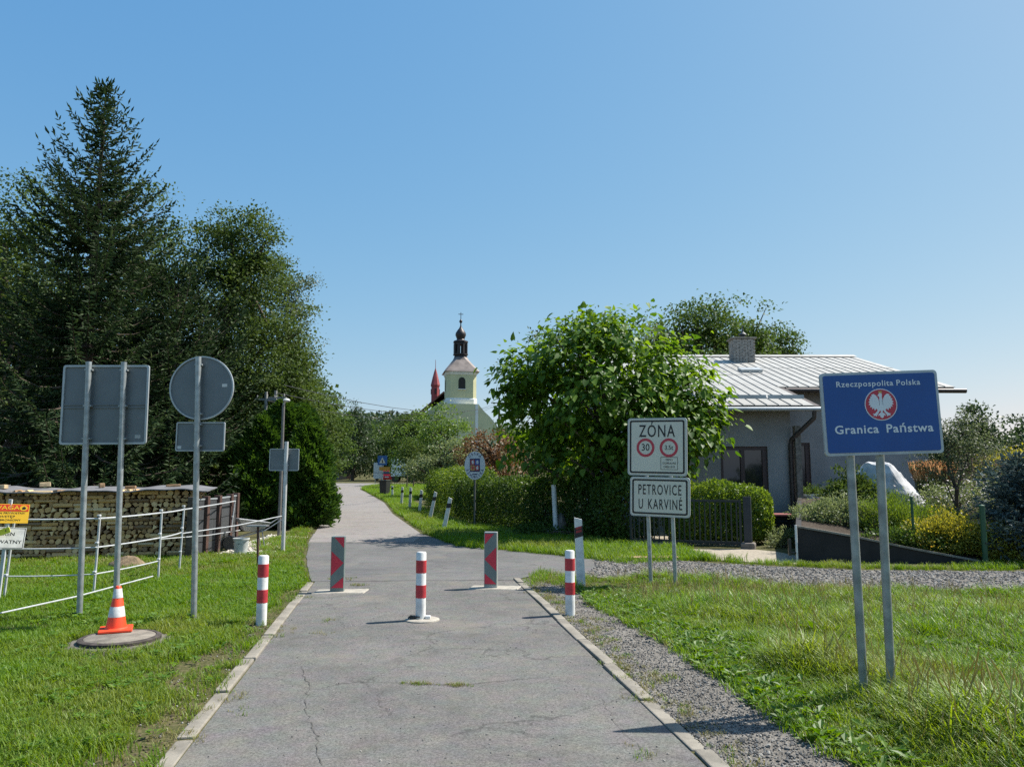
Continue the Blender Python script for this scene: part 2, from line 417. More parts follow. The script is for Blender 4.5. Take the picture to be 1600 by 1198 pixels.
def spruce(name, label, base, height, rad, m, seed=0, z0=.06, spacing=.33, nb=(5, 8), shootL=.2, shootW=.05, droop=.25, dens=1.0, power=.8, group=None, stretch=lambda a: 1.0):
    rr = random.Random(seed); r0 = np.random.default_rng(seed)
    t = thing(name, label, 'tree', base, group=group)
    mb = MB(); mb.tube([(0, 0, -.2), (0, 0, height * .5), (.02, 0, height * .99)], [height * .017, height * .01, .012], 8)
    P_, T_, L_ = [], [], []
    z = height * z0
    while z < height * .985:
        u = z / height
        L0 = rad * (1 - u) ** power + .06
        for k in range(rr.randint(*nb)):
            az = rr.uniform(0, 6.283); L = L0 * (rr.uniform(.72, 1.12) if u < .6 else rr.uniform(.45, 1.42)) * stretch(az)
            o = Vector((math.cos(az), math.sin(az), 0)); side = Vector((-o.y, o.x, 0))
            rise = .62 * u ** 2 + .05 - droop * (1 - u)
            pts = []
            for i in range(7):
                q = i / 6
                pts.append(Vector((0, 0, z + rr.uniform(-.02, .02))) + o * (L * q) + Vector((0, 0, L * (rise * q - (droop * .5) * math.sin(q * 3.14) * (1 - u) + (.20 + .22 * u) * q ** 3))))
            if L > .8: mb.tube(pts, [max(.006, L * .012) * (1.1 - i / 6) for i in range(7)], 4, cap=False)
            ns = max(3, int(L / .13 * dens * (1 - .55 * sstep(.62, .85, u))))
            for j in range(ns):
                q = (j + rr.random()) / ns
                if q < .12 and L > 1: continue
                x = q * 6; i = min(5, int(x)); p = pts[i].lerp(pts[i + 1], x - i); tg = (pts[i + 1] - pts[i]).normalized()
                for sd in (-1, 1):
                    tl = (.16 + .30 * L0 / max(rad, .1) * (1 - q)) * rr.uniform(.6, 1.25)
                    dirv = (tg * rr.uniform(.5, 1.0) + side * sd * rr.uniform(.4, 1.0) + Vector((0, 0, rr.uniform(-.75, .05) * (1.1 - u)))).normalized()
                    m_ = max(1, int(tl / (shootL * .55)))
                    for w in range(m_):
                        pp = p + dirv * (tl * w / m_) + Vector((0, 0, -.10 * (w / m_) ** 2))
                        dd = (dirv + Vector((rr.uniform(-.6, .6), rr.uniform(-.6, .6), rr.uniform(-.6, .35)))).normalized()
                        P_.append(pp[:]); T_.append(dd[:]); L_.append(rr.uniform(.7, 1.25))
            P_.append(pts[-1][:]); T_.append((tg + Vector((0, 0, .35)))[:]); L_.append(1.25)
        z += spacing * (1.0 - .45 * u) * rr.uniform(.8, 1.2)
    for k in range(6):
        P_.append((0, 0, height - .14 * k)); T_.append((rr.uniform(-.5, .5), rr.uniform(-.5, .5), 1)); L_.append(1.5)
    P_ = np.array(P_); T_ = np.array(T_); L_ = np.array(L_); n = len(P_)
    put('crown', leafmesh('crown', P_, T_, r0.normal(size=(n, 3)), shootL * L_, shootW * L_ ** .5, SHOOT, m), t)
    mb.build('trunk', BARK, t, smooth=True, fix=False)
    return t
def shell_leaves(fn_pts, n, depth, seed=0):
    pass
def hedge(name, label, path, height, width, n, m, leafL=.07, leafW=.045, seed=0, cat='hedge', group=None, rough=.07, zf=None, up=.5):
    """clipped hedge along a ground line: leaves fill a rounded wall, denser at the skin, on woody stems"""
    r0 = np.random.default_rng(seed + 91)
    p = [Vector((a[0], a[1], 0)) for a in path]
    seg = [(p[i], p[i + 1], (p[i + 1] - p[i]).length) for i in range(len(p) - 1)]
    tot = sum(s[2] for s in seg); base = Vector((p[0].x, p[0].y, zf(p[0].x, p[0].y) if zf else 0))
    t = thing(name, label, cat, base, group=group)
    s = r0.random(n) * (tot + width * .6) - width * .3
    a = r0.uniform(0, 2 * math.pi, n)
    cs, sn = np.cos(a), np.sin(a)
    k = (np.abs(cs) ** 4 + np.abs(sn) ** 4) ** -.25            # rounded square section
    ph = r0.random(8) * 6.28
    bump = 1 + rough * (np.sin(s * 2.1 + ph[0]) + np.sin(s * 4.7 + a * 2 + ph[1]) + np.sin(s * 9 + a * 3 + ph[2]) * .9 + np.sin(s * 17 - a * 5 + ph[4]) * .6)
    rad = (.45 + .55 * r0.random(n) ** .35) * k * bump + r0.normal(size=n) * .03 + (r0.random(n) < .035) * np.abs(r0.normal(size=n)) * .11
    endf = np.sqrt(np.clip(1 - (np.maximum(0, np.maximum(-s, s - tot)) / (width * .32)) ** 2, .05, 1))
    u = cs * rad * width / 2 * endf; w = (sn * rad * endf * .5 + .5) * height
    pos = np.zeros((n, 3)); out = np.zeros((n, 3)); acc = 0
    for (A, B, ln) in seg:
        msk = (s >= acc) & (s < acc + ln) if ln else None
        if A is seg[0][0]: msk = msk | (s < 0)
        if B is seg[-1][1]: msk = msk | (s >= tot)
        d = (B - A).normalized(); nn = Vector((-d.y, d.x, 0))
        q = s[msk] - acc
        pos[msk] = np.array(A)[None] + q[:, None] * np.array(d)[None] + u[msk][:, None] * np.array(nn)[None]
        out[msk] = cs[msk][:, None] * np.array(nn)[None]
        acc += ln
    gz = np.array([zf(x, y) for x, y in pos[:, :2]]) if zf else 0
    pos[:, 2] = w + gz + .03; out[:, 2] = sn
    T = unit(out * .6 + r0.normal(size=(n, 3)) * .6 + np.array([0, 0, up])); N = unit(out + r0.normal(size=(n, 3)) * .7 + np.array([0, 0, .3]))
    sz = r0.uniform(.6, 1.3, n)
    rn = np.clip(r0.random(n) * .7 + .3 * (np.sin(s * 3 + ph[3]) * .5 + .5), 0, 1)
    put('foliage', leafmesh('foliage', pos - np.array(base), T, N, leafL * sz, leafW * sz, LEAF, m, rn), t)
    mb = MB()
    for i in range(max(2, int(tot / .5))):
        q = (i + .5) / max(2, int(tot / .5)) * tot; acc = 0
        for (A, B, ln) in seg:
            if acc <= q <= acc + ln: c = A.lerp(B, (q - acc) / ln)
            acc += ln
        z = zf(c.x, c.y) if zf else 0
        c = Vector((c.x, c.y, z)) - base
        for j in range(3):
            o = Vector((random.uniform(-.3, .3) * width, random.uniform(-.3, .3) * width, height * random.uniform(.5, .8)))
            mb.tube([c, c + o * .5 + Vector((0, 0, .1)), c + o], [.02, .014, .006], 5)
    mb.build('stems', BARK, t)
    return t
def shrub(name, label, base, lobes, nclus, per, cr, leafL, leafW, m, seed=0, droop=0., cat='shrub', inner=.3, group=None, upright=.3, wob=.2, flat=.8):
    t = thing(name, label, cat, base, group=group)
    L2 = [(base[0] + l[0], base[1] + l[1], base[2] + l[2], *l[3:]) for l in lobes]
    pos, out, pid, cl = lobe_points(L2, nclus, per, cr, inner, flat, wob, seed)
    pos[:, 2] = np.maximum(pos[:, 2], base[2] + .02)
    n = len(pos); b = np.array(base)
    T = unit(out * .6 + rdir(n) * .6 + np.array([0, 0, upright - droop])); N = unit(rdir(n) * .8 + out * .5 + np.array([0, 0, .6]))
    s = rng.uniform(.65, 1.25, n); rn = np.clip(np.repeat(rng.random(nclus), per) * .5 + rng.random(n) * .5, 0, 1)
    put('foliage', leafmesh('foliage', pos - b, T, N, leafL * s, leafW * s, LEAF, m, rn), t)
    mb = MB()
    for c in cl[::max(1, nclus // 10)]:
        e = Vector(c - b) * .85; mb.tube([(0, 0, -.05), e * .5 + Vector((0, 0, .08)), e], [.022, .014, .006], 5)
    mb.build('stems', BARK, t)
    return t

# ================================================================== SETTING: ground, roads, kerbs
GROUND = soilmat('grassy_soil', [(.035, .045, .015), (.075, .075, .028), (.15, .12, .07)])
SOIL = soilmat('dark_bed_soil', [(.02, .016, .012), (.05, .038, .028), (.10, .08, .06)])
GRAVEL = soilmat('grey_gravel', [(.09, .082, .07), (.17, .157, .138), (.27, .25, .22)], (2.5, 70), 1.0)
PALEGRAVEL = soilmat('pale_gravel', [(.25, .22, .18), (.5, .46, .4), (.72, .68, .6)], (3, 50), 1.0)
ASPH = asphalt('asphalt_grey', (.150, .138, .113), (.100, .094, .080), .52, .9)
ASPHJ = asphalt('asphalt_junction', (.138, .13, .116), (.10, .097, .09), .4, .6)
ASPHF = asphalt('asphalt_pinkish', (.235, .195, .163), (.195, .163, .138), .3, .4)

def sheet(name, m, rows, z0):             # rows of points across, drawn out into a strip
    mb = MB(); n = len(rows[0])
    for r in rows:
        for (x, y) in r: mb.v.append((x, y, hz(x, y) + z0))
    for i in range(len(rows) - 1):
        for k in range(n - 1): mb.f.append((i * n + k, i * n + k + 1, (i + 1) * n + k + 1, (i + 1) * n + k))
    return tag(mb.build(name, m, fix=False), kind='structure')
def area(name, m, poly, z0):              # flat outline
    mb = MB(); mb.v = [(x, y, z0) for (x, y) in poly]; mb.f = [tuple(range(len(poly)))]
    o = mb.build(name, m, fix=False)
    if o.data.polygons[0].normal.z < 0: o.data.flip_normals()
    return tag(o, kind='structure')
def jag(poly, step=.35, amp=.06, seed=1):  # fray an outline
    rr = random.Random(seed); out = []
    for i in range(len(poly)):
        a = Vector(poly[i]); b = Vector(poly[(i + 1) % len(poly)]); n = max(1, int((b - a).length / step))
        for k in range(n):
            p = a.lerp(b, k / n); out.append((p.x + rr.uniform(-amp, amp), p.y + rr.uniform(-amp, amp)))
    return out

gx = np.unique(np.concatenate([np.linspace(-700, -120, 16), np.linspace(-120, 120, 61), np.linspace(120, 700, 16)]))
gy = np.unique(np.concatenate([[-60, -20, 0, 20, 45, 80, 115], np.linspace(116, 340, 57), np.linspace(340, 1200, 12)]))
XX, YY = np.meshgrid(gx, gy); ZZ = H(XX, YY)
mb = MB(); mb.v = [tuple(v) for v in np.stack([XX.ravel(), YY.ravel(), ZZ.ravel()], 1)]
nx = len(gx)
mb.f = [(j * nx + i, j * nx + i + 1, (j + 1) * nx + i + 1, (j + 1) * nx + i) for j in range(len(gy) - 1) for i in range(nx - 1)]
tag(mb.build('ground', GROUND, fix=False, smooth=True), kind='structure')

def kl(y): return -1.86 - .150 * (y - 4.46)        # road side of the left kerb
def kr(y): return 1.07 - .1375 * (y - 4.46)        # road side of the right kerb
sheet('road', ASPH, [[(kl(y), y), (kl(y) * .5 + kr(y) * .5, y), (kr(y), y)] for y in np.linspace(-4, 12.15, 20)], .006)
Ledge = [(-2.99, 11.7), (-3.66, 13.9), (-4.8, 18.4), (-9.4, 40.8), (-13.5, 58), (-18.5, 77.5)]
jpoly = [(-3.0, 11.85), (.02, 12.05), G(845, 897), G(905, 905), G(960, 893), G(985, 882), G(900, 870), G(800, 861), G(715, 853), (-2.2, 20.5), (-2.5, 21.3), (-5.45, 21.4), (-4.8, 18.4), (-3.66, 13.9)]
area('road_junction', ASPHJ, jag(jpoly, .5, .03), .0095)
ly = np.array([a[1] for a in Ledge]); lx = np.array([a[0] for a in Ledge])
Redge = [(-2.3, 20.5), (-4.9, 32), (-7.4, 45), (-10.5, 57), (-13.4, 68), (-13.2, 77.5)]
ry = np.array([a[1] for a in Redge]); rx = np.array([a[0] for a in Redge])
rows = []
for y in sorted(set(list(np.linspace(18.6, 77.4, 40)) + [45.0])):
    a = np.interp(y, ly, lx); b = np.interp(y, ry, rx) if y > 20.5 else -2.35 + .0 * y
    rows.append([(a, y), ((a + b) / 2, y), (b, y)])
sheet('road_beyond', ASPHF, rows, .014)
sheet('crossing_road', ASPHF, [[(x, 77), (x, 80), (x, 88)] for x in np.linspace(-90, 60, 31)], .018)
CRACK = mat('crack_dirt', (.062, .057, .048), .95, var=.3, scale=20)
def crack(pts, w, seed):                            # open crack in the surfacing, a narrow ragged ribbon
    rr = random.Random(seed); mb = MB(); fine = []
    for i in range(len(pts) - 1):
        a, b_ = Vector(pts[i]), Vector(pts[i + 1]); n_ = max(2, int((b_ - a).length / .05))
        fine += [a.lerp(b_, k / n_) for k in range(n_)]
    fine = [p + Vector((rr.gauss(0, .010), rr.gauss(0, .010))) for p in fine]
    for i, p in enumerate(fine):
        d = (fine[min(i + 1, len(fine) - 1)] - fine[max(i - 1, 0)]).normalized(); q = w * rr.uniform(.15, 1.0) / 2
        mb.v += [(p.x - d.y * q, p.y + d.x * q, .0105), (p.x + d.y * q, p.y - d.x * q, .0105)]
    mb.f = [(2 * i, 2 * i + 1, 2 * i + 3, 2 * i + 2) for i in range(len(fine) - 1)]
    return tag(mb.build('road_crack', CRACK, fix=False), kind='structure')
crack([G(545, 1066), G(600, 1067), G(660, 1070), G(720, 1071), G(790, 1064), G(860, 1058)], .007, 1)
crack([G(500, 1198), G(495, 1150), G(478, 1110), G(484, 1075), G(470, 1040)], .006, 2)
crack([G(520, 900), G(600, 897), G(700, 895), G(790, 896)], .014, 3)
crack([G(1010, 1180), G(960, 1130), G(940, 1090)], .004, 5)
# gravel track to the right, and the gravel verge beside the kerb
track = [G(930, 869), G(1000, 873), G(1080, 878), G(1200, 886), G(1350, 892), G(1600, 894), (16, 12.6), (16, 10.6), G(1600, 926), G(1400, 923), G(1200, 915), G(1080, 907), G(960, 905), G(905, 903), G(930, 885)]
area('gravel_track', GRAVEL, jag(track, .4, .09, 4), .013)
verge = [(kr(y) + .1, y) for y in (1.5, 4.46, 8, 12.0)] + [(.3, 12.3), (.62, 12.0), G(905, 925), G(925, 945), G(985, 975), G(1050, 1010), G(1110, 1050), G(1170, 1090), G(1240, 1140), G(1335, 1198), (2.3, 3.2), (2.6, 1.5)]
area('gravel_verge', GRAVEL, jag(verge, .3, .05, 5), .004)
area('pale_gravel_bed', PALEGRAVEL, jag([G(335, 868), G(430, 866), G(442, 850), G(440, 838), (-6.1, 21), (-6.5, 21)], .3, .05, 6), .006)
PAVER = mat('beige_pavers', (.34, .295, .225), .9, var=.2, scale=18, bump=.5, bscale=30, coord='Object')
area('driveway', PAVER, jag([G(1075, 858), G(1170, 858), G(1215, 862), G(1245, 868), G(1250, 882), G(1200, 881), G(1120, 875)], .5, .04, 7), .010)
area('driveway_inner', PAVER, [(2.9, 18.5), (5.3, 17.7), (5.6, 22.3), (3.2, 22.3)], .006)
SLAB = mat('terracotta_slab', (.46, .27, .19), .9, var=.15, scale=9, bump=.3)
MB().box((0, 0, .03), (1.15, .34, .06), (0, 0, .08)).build('paving_slab', SLAB, loc=(*G(1012, 874), .0))
tag(bpy.data.objects['paving_slab'], 'reddish flat slab lying at the edge of the gravel track', 'slab')

# kerb stones, each its own piece
def kerb(name, fn, y0, y1, side, seed):
    k = bpy.data.objects.new(name, None); C.objects.link(k); tag(k, kind='structure')
    rr = random.Random(seed)
    ms = [MB().bbox((0, 0, 0), (.105, .988, .16), .010).mesh('kerb_stone', CONC) for _ in range(1)]
    y = y0
    while y < y1 - .3:
        ln = min(1.0, y1 - y); yc = y + ln / 2
        sl = fn(1) - fn(0)
        put('kerb_stone', ms[0], k, (fn(yc) + side * .06 + rr.uniform(-.008, .008), yc, -.060 + rr.uniform(-.012, .008)), (rr.uniform(-.01, .01), rr.uniform(-.05, .05), -math.atan(sl) + rr.uniform(-.016, .016)), (1, ln, 1))
        y += ln
    return k
kerb('kerb_left', kl, -1.1, 11.7, -1, 1)
kerb('kerb_right', kr, -1.3, 12.15, 1, 2)

# raised garden bed behind the retaining wall
W0, W1 = Vector((5.32, 14.55)), Vector((8.45, 14.15))
def bedz(x, y):
    edge = float(np.interp(x, [5.3, 8.4, 9.5], [.60, .05, .02])); back = float(np.interp(x, [5.3, 9, 16], [.95, .95, .6]))
    return edge + (back - edge) * float(np.clip((y - 14.3) / 5.0, 0, 1))
bx_ = np.linspace(5.34, 18, 32); by_ = np.linspace(14.2, 25.2, 24)
def bedleft(y): return 5.36 + max(0, y - 14.6) * .378
mb = MB(); mb.v = [(bedleft(y) + (x - 5.34) * (18 - bedleft(y)) / 12.66, max(y, 14.56 - (x - 5.32) * .128 + .08) if x < 8.6 else y, bedz(x, y) + random.uniform(-.02, .02)) for y in by_ for x in bx_]
mb.f = [(j * 32 + i, j * 32 + i + 1, (j + 1) * 32 + i + 1, (j + 1) * 32 + i) for j in range(23) for i in range(31)]
n0 = len(mb.v)
tag(mb.build('garden_bed', SOIL, fix=False, smooth=True), kind='structure')

# ------------------------------------------------------------------ grass and loose stones (cannot be counted)
def blades(n, rad, hmin, hmax, w, lean, seed, tip=.25, seedheads=0):
    r = random.Random(seed); mb = MB(); rn = []
    for i in range(n):
        a = r.uniform(0, 6.28); q = rad * math.sqrt(r.random()); x, y = q * math.cos(a), q * math.sin(a)
        h = r.uniform(hmin, hmax); d = r.uniform(0, 6.28); ln = h * r.uniform(lean * .3, lean); c, s = math.cos(d), math.sin(d)
        px, py = -s, c; ww = w * r.uniform(.6, 1.2); v0 = len(mb.v); col = r.random() * .8
        for (u, wf) in ((0, 1), (.4, .95), (.75, .65)):
            cx, cy, cz = x + c * ln * u ** 2, y + s * ln * u ** 2, h * u * (1 - .12 * u * lean)
            mb.v += [(cx - px * ww * wf / 2, cy - py * ww * wf / 2, cz), (cx + px * ww * wf / 2, cy + py * ww * wf / 2, cz)]
        mb.v.append((x + c * ln, y + s * ln, h * (1 - .18 * lean)))
        mb.f += [(v0, v0 + 1, v0 + 3, v0 + 2), (v0 + 2, v0 + 3, v0 + 5, v0 + 4), (v0 + 4, v0 + 5, v0 + 6)]
        rn += [col] * 7
    for i in range(seedheads):
        a = r.uniform(0, 6.28); q = rad * math.sqrt(r.random()); x, y = q * math.cos(a), q * math.sin(a); h = hmax * r.uniform(1.0, 1.35)
        dx, dy = r.uniform(-.3, .3) * h, r.uniform(-.3, .3) * h; v0 = len(mb.v)
        mb.tube([(x, y, 0), (x + dx * .4, y + dy * .4, h * .6), (x + dx * .8, y + dy * .8, h * .86), (x + dx, y + dy, h)], [.0012, .0012, .004, .001], 3, cap=False)
        rn += [1.0] * (len(mb.v) - v0)
    return mb, rn
def source(name, mb, rn, m):
    me = mb.mesh(name, m, fix=False)
    if rn is not None:
        at = me.attributes.new('rnd', 'FLOAT', 'POINT'); at.data.foreach_set('value', np.array(rn, np.float32))
    return bpy.data.objects.new(name, me)
def scatter(name, label, cat, objs, pts, scl, idx=None, tilt=.12, rotfree=False):
    """one object whose points carry copies of a few small tufts or stones"""
    col = bpy.data.collections.new(name + '_sources')
    for i, o in enumerate(objs): o.name = '%s_%02d' % (name, i); col.objects.link(o)
    n = len(pts); me = bpy.data.meshes.new(name); me.vertices.add(n); me.vertices.foreach_set('co', np.asarray(pts, float).ravel())
    rot = np.stack([rng.normal(0, tilt, n), rng.normal(0, tilt, n), rng.uniform(0, 6.28, n)], 1)
    if rotfree: rot = rng.uniform(0, 6.28, (n, 3))
    a = me.attributes.new('rot', 'FLOAT_VECTOR', 'POINT'); a.data.foreach_set('vector', rot.astype(np.float32).ravel())
    a = me.attributes.new('scl', 'FLOAT_VECTOR', 'POINT'); s = np.asarray(scl, float); s = np.repeat(s[:, None], 3, 1) if s.ndim == 1 else s
    a.data.foreach_set('vector', s.astype(np.float32).ravel())
    a = me.attributes.new('idx', 'INT', 'POINT'); a.data.foreach_set('value', (rng.integers(0, len(objs), n) if idx is None else idx).astype(np.int32))
    o = put(name, me)
    ng = bpy.data.node_groups.new(name, 'GeometryNodeTree')
    ng.interface.new_socket('Geometry', in_out='INPUT', socket_type='NodeSocketGeometry'); ng.interface.new_socket('Geometry', in_out='OUTPUT', socket_type='NodeSocketGeometry')
    N = ng.nodes; gi = N.new('NodeGroupInput'); go = N.new('NodeGroupOutput'); ci = N.new('GeometryNodeCollectionInfo'); ip = N.new('GeometryNodeInstanceOnPoints')
    ci.inputs['Collection'].default_value = col; ci.inputs['Separate Children'].default_value = True; ci.inputs['Reset Children'].default_value = True
    ip.inputs['Pick Instance'].default_value = True
    def na(nm, t):
        q = N.new('GeometryNodeInputNamedAttribute'); q.data_type = t; q.inputs[0].default_value = nm; return q.outputs[0]
    l = ng.links
    l.new(gi.outputs[0], ip.inputs['Points']); l.new(ci.outputs[0], ip.inputs['Instance']); l.new(na('idx', 'INT'), ip.inputs['Instance Index'])
    l.new(na('rot', 'FLOAT_VECTOR'), ip.inputs['Rotation']); l.new(na('scl', 'FLOAT_VECTOR'), ip.inputs['Scale']); l.new(ip.outputs[0], go.inputs[0])
    md = o.modifiers.new('scatter', 'NODES'); md.node_group = ng
    return tag(o, label, cat, kind='stuff')
def inpoly(x, y, poly):
    c = np.zeros(len(x), bool); n = len(poly)
    for i in range(n):
        x1, y1 = poly[i]; x2, y2 = poly[(i + 1) % n]
        if y1 == y2: continue
        k = ((y1 > y) != (y2 > y)) & (x < (x2 - x1) * (y - y1) / (y2 - y1) + x1); c ^= k
    return c
def spread(poly, dens, near=6.0, power=1.5, floor=0):
    p = np.array(poly); x0, y0 = p.min(0); x1, y1 = p.max(0)
    n = int((x1 - x0) * (y1 - y0) * dens); x = rng.uniform(x0, x1, n); y = rng.uniform(y0, y1, n)
    d = np.hypot(x, y); keep = (rng.random(n) < np.clip((near / d) ** power, floor, 1)) & inpoly(x, y, poly)
    keep &= (np.abs(x) < .72 * y + 1.5)                     # what lies far outside the view is left out
    return x[keep], y[keep]
def smooth_noise(x, y, seed, s=1.0):
    r = np.random.default_rng(seed); v = 0
    for i in range(7):
        k = r.normal(size=2) * s * (1 + i * .6); v = v + np.sin(x * k[0] + y * k[1] + r.random() * 6.28) / (1 + i * .35)
    return v / 3.2
LAWN = leafmat('lawn_blades', (.070, .165, .012), (.180, .285, .026), (.36, .31, .12), .42, .5, .3, patch=.45, pcol=(.25, .24, .06), pscale=.45)
MEADOW = leafmat('meadow_blades', (.060, .150, .014), (.205, .32, .028), (.38, .34, .14), .42, .45, .4, patch=.5, pcol=(.27, .28, .055), pscale=.5)
DRY = leafmat('dry_blades', (.16, .16, .04), (.30, .26, .10), (.42, .34, .17), .3)
WEED = leafmat('broad_weeds', (.06, .14, .012), (.15, .25, .025), None, .4)
def weedclump(seed, n=14, r=.09, L=.07, W=.035):
    rr = random.Random(seed); mb = MB(); rn = []
    for i in range(n):
        a = rr.uniform(0, 6.28); q = r * rr.random(); c, s = math.cos(a), math.sin(a); e = rr.uniform(.3, .9); l_ = L * rr.uniform(.6, 1.3); w = W * rr.uniform(.7, 1.2)
        b = (q * c, q * s, rr.uniform(.01, .05)); t = (b[0] + c * l_, b[1] + s * l_, b[2] + l_ * e * .6); m_ = [(b[j] + t[j]) / 2 for j in range(3)]; m_[2] += l_ * .12
        v0 = len(mb.v); mb.v += [b, (m_[0] - s * w / 2, m_[1] + c * w / 2, m_[2]), t, (m_[0] + s * w / 2, m_[1] - c * w / 2, m_[2])]; mb.f.append((v0, v0 + 1, v0 + 2, v0 + 3)); rn += [rr.random()] * 4
    return mb, rn
lawn_src = [source('t', *blades(26, .075, .03, .085, .0055, .9, s), LAWN) for s in (1, 2, 3, 4)] + [source('t', *weedclump(9, 12, .06, .045, .03), WEED), source('t', *blades(20, .075, .02, .07, .005, 1.1, 10), DRY)]
mead_src = [source('t', *blades(34, .10, .06, .22, .0065, 1.1, s, seedheads=1 if s == 11 else 0), MEADOW) for s in (11, 12, 13, 14)] + [source('t', *weedclump(19, 18, .12, .11, .05), WEED), source('t', *blades(16, .10, .08, .26, .004, .9, 23, seedheads=5), DRY)]
dry_src = [source('t', *blades(16, .06, .02, .06, .005, 1.2, s), DRY) for s in (31, 32)]

# mown lawn on the left
lawn_poly = [(kl(2) - .1, 2), (kl(11.7) - .12, 11.7), (-3.75, 13.9), (-4.9, 18.4), (-5.9, 23.0), (-6.3, 23.3), (-6.0, 18.0), (-5.1, 16.0), (-6.2, 15.35), (-11.2, 14.3), (-16, 14.2), (-16, 2)]
x, y = spread(lawn_poly, 420, 6.5, 1.25)
edge = kl(y) - .12 - x; man = np.hypot((x + 3.78) / .46, (y - 7.62) / .46)
bare = smooth_noise(x, y, 3, 1.6)
k = (man > 1) & ((edge > np.where(y < 8, .42, .22) + .28 * smooth_noise(x, y, 5, 2.2)) | (rng.random(len(x)) < .14) | (y > 11)) & ((np.hypot(x + 6.76, y - 13.8) > .3))
x, y = x[k], y[k]
d = np.hypot(x, y)
tall = np.clip(1 + .35 * smooth_noise(x, y, 8, 1.3), .6, 1.5) * np.clip(1 + (d - 7) * .035, 1, 1.5)
ix = np.where(rng.random(len(x)) < .08 + .35 * (smooth_noise(x, y, 15, 1.5) > .55), 4, rng.integers(0, 4, len(x)))
dryl = (rng.random(len(x)) < np.clip(smooth_noise(x, y, 17, .9) * .3 + (y - 11.5) * .12, .02, .45)); ix = np.where(dryl, 5, ix)
scatter('lawn_grass', 'short mown green lawn between the rope fence and the left kerb', 'grass', lawn_src, np.stack([x, y, x * 0 + .0], 1), tall * rng.uniform(.75, 1.25, len(x)), ix)
# uncut meadow on the right
mead_poly = [(1.95, 4.0), G(1335, 1198), G(1240, 1140), G(1170, 1090), G(1110, 1050), G(1050, 1010), G(985, 975), G(925, 945), G(905, 922), G(930, 905), G(1010, 903), G(1080, 909), G(1200, 917), G(1400, 925), G(1600, 928), (13, 10.6), (13, 2.5), (2.4, 2.5)]
x, y = spread(mead_poly, 430, 7.0, 1.15)
d = np.hypot(x, y)
nz = smooth_noise(x, y, 21, 1.1)
lush = np.exp(-(((x - 2.4) / .35) ** 2 + ((y - 6.5) / .4) ** 2)) * .95 + np.exp(-(((x - 2.9) / .5) ** 2 + ((y - 4.7) / .5) ** 2)) * .55 + .45 * np.clip(smooth_noise(x, y, 27, 2.4) - .45, 0, 1) + np.exp(-(((x - 1.75) / .3) ** 2 + ((y - 5.6) / .4) ** 2)) * .25
edgef = np.clip((x - np.interp(y, [4.46, 5.3, 6.73, 9, 11], [1.87, 1.85, 1.62, 1.15, 1.0])) / .8, .25, 1)
tall = (np.clip(.78 + .5 * nz, .35, 1.3) + lush) * edgef
ix = np.where(rng.random(len(x)) < .08 + .25 * (nz < -.3), 4, rng.integers(0, 4, len(x)))
dryp = np.clip(smooth_noise(x, y, 33, .8) * .4 + (y - 9) * .08, .02, .35)
ix = np.where(rng.random(len(x)) < dryp * .5, 5, ix)
tall = np.where(ix == 5, np.minimum(tall, .75), tall)
scatter('meadow_grass', 'long uncut grass with seed heads around the blue border sign', 'grass', mead_src, np.stack([x, y, x * 0], 1), tall * rng.uniform(.7, 1.2, len(x)), ix)
# short turf where meadow meets gravel
edgeb = [G(1335, 1198), G(1240, 1140), G(1170, 1090), G(1110, 1050), G(1050, 1010), G(985, 975), G(925, 945), G(905, 922)]
turf = [(2.0, 3.6)] + [(p[0] - .05, p[1]) for p in edgeb] + [(p[0] + .75, p[1] + .1) for p in reversed(edgeb)] + [(2.9, 3.6)]
x, y = spread(turf, 420, 7, 1.0)
scatter('turf_edge', 'short turf along the edge of the gravel verge', 'grass', [source('t', *blades(24, .075, .03, .09, .0055, .9, s), MEADOW) for s in (71, 72, 73)] + [source('t', *weedclump(75, 12, .07, .06, .035), WEED), source('t', *blades(14, .07, .02, .07, .005, 1.1, 77), DRY)], np.stack([x, y, x * 0], 1), rng.uniform(.6, 1.3, len(x)))
corner = [(.2, 12.0), G(845, 893), G(905, 903), G(930, 905), G(905, 925), (.55, 11.6), (.25, 11.3)]
x, y = spread(corner, 260, 9, .8)
scatter('corner_tufts', 'thin grass on the corner between kerb end and gravel track', 'grass', [source('t', *blades(20, .08, .04, .13, .006, .9, s), LAWN) for s in (81, 82)] + [source('t', *blades(14, .07, .02, .1, .005, 1.1, 83, seedheads=1), DRY)], np.stack([x, y, x * 0], 1), rng.uniform(.5, 1.1, len(x)))
# strip beyond the track, bank along the hedge, island between road and hedge
strip = [G(985, 884), G(1080, 876), G(1200, 884), G(1350, 890), G(1600, 892), (14, 12.9), (14, 14.3), (8.5, 14.1), G(1440, 888), G(1250, 880), G(1120, 876), G(1060, 856), G(985, 852), (1.4, 20.0), (-1.0, 23.8), (-2.3, 28), (-4.5, 38), (-6.2, 47), (-4, 60), (-2, 76.6), (-13.0, 76.6), (-13.2, 68), (-10.3, 57), (-7.2, 45), (-4.7, 32), (-2.25, 21), G(715, 855), G(800, 862), G(900, 871)]
x, y = spread(strip, 150, 9, .9, .12)
z = H(x, y); d = np.hypot(x, y)
scatter('bank_grass', 'grass bank along the hedge and the gravel track', 'grass', [source('t', *blades(26, .10, .07, .2, .009, .9, s), LAWN) for s in (41, 42, 43)], np.stack([x, y, z], 1), np.clip(.65 + d * .016, .6, 1.9) * rng.uniform(.7, 1.25, len(x)) * np.where(y < 14.5, .7, 1))
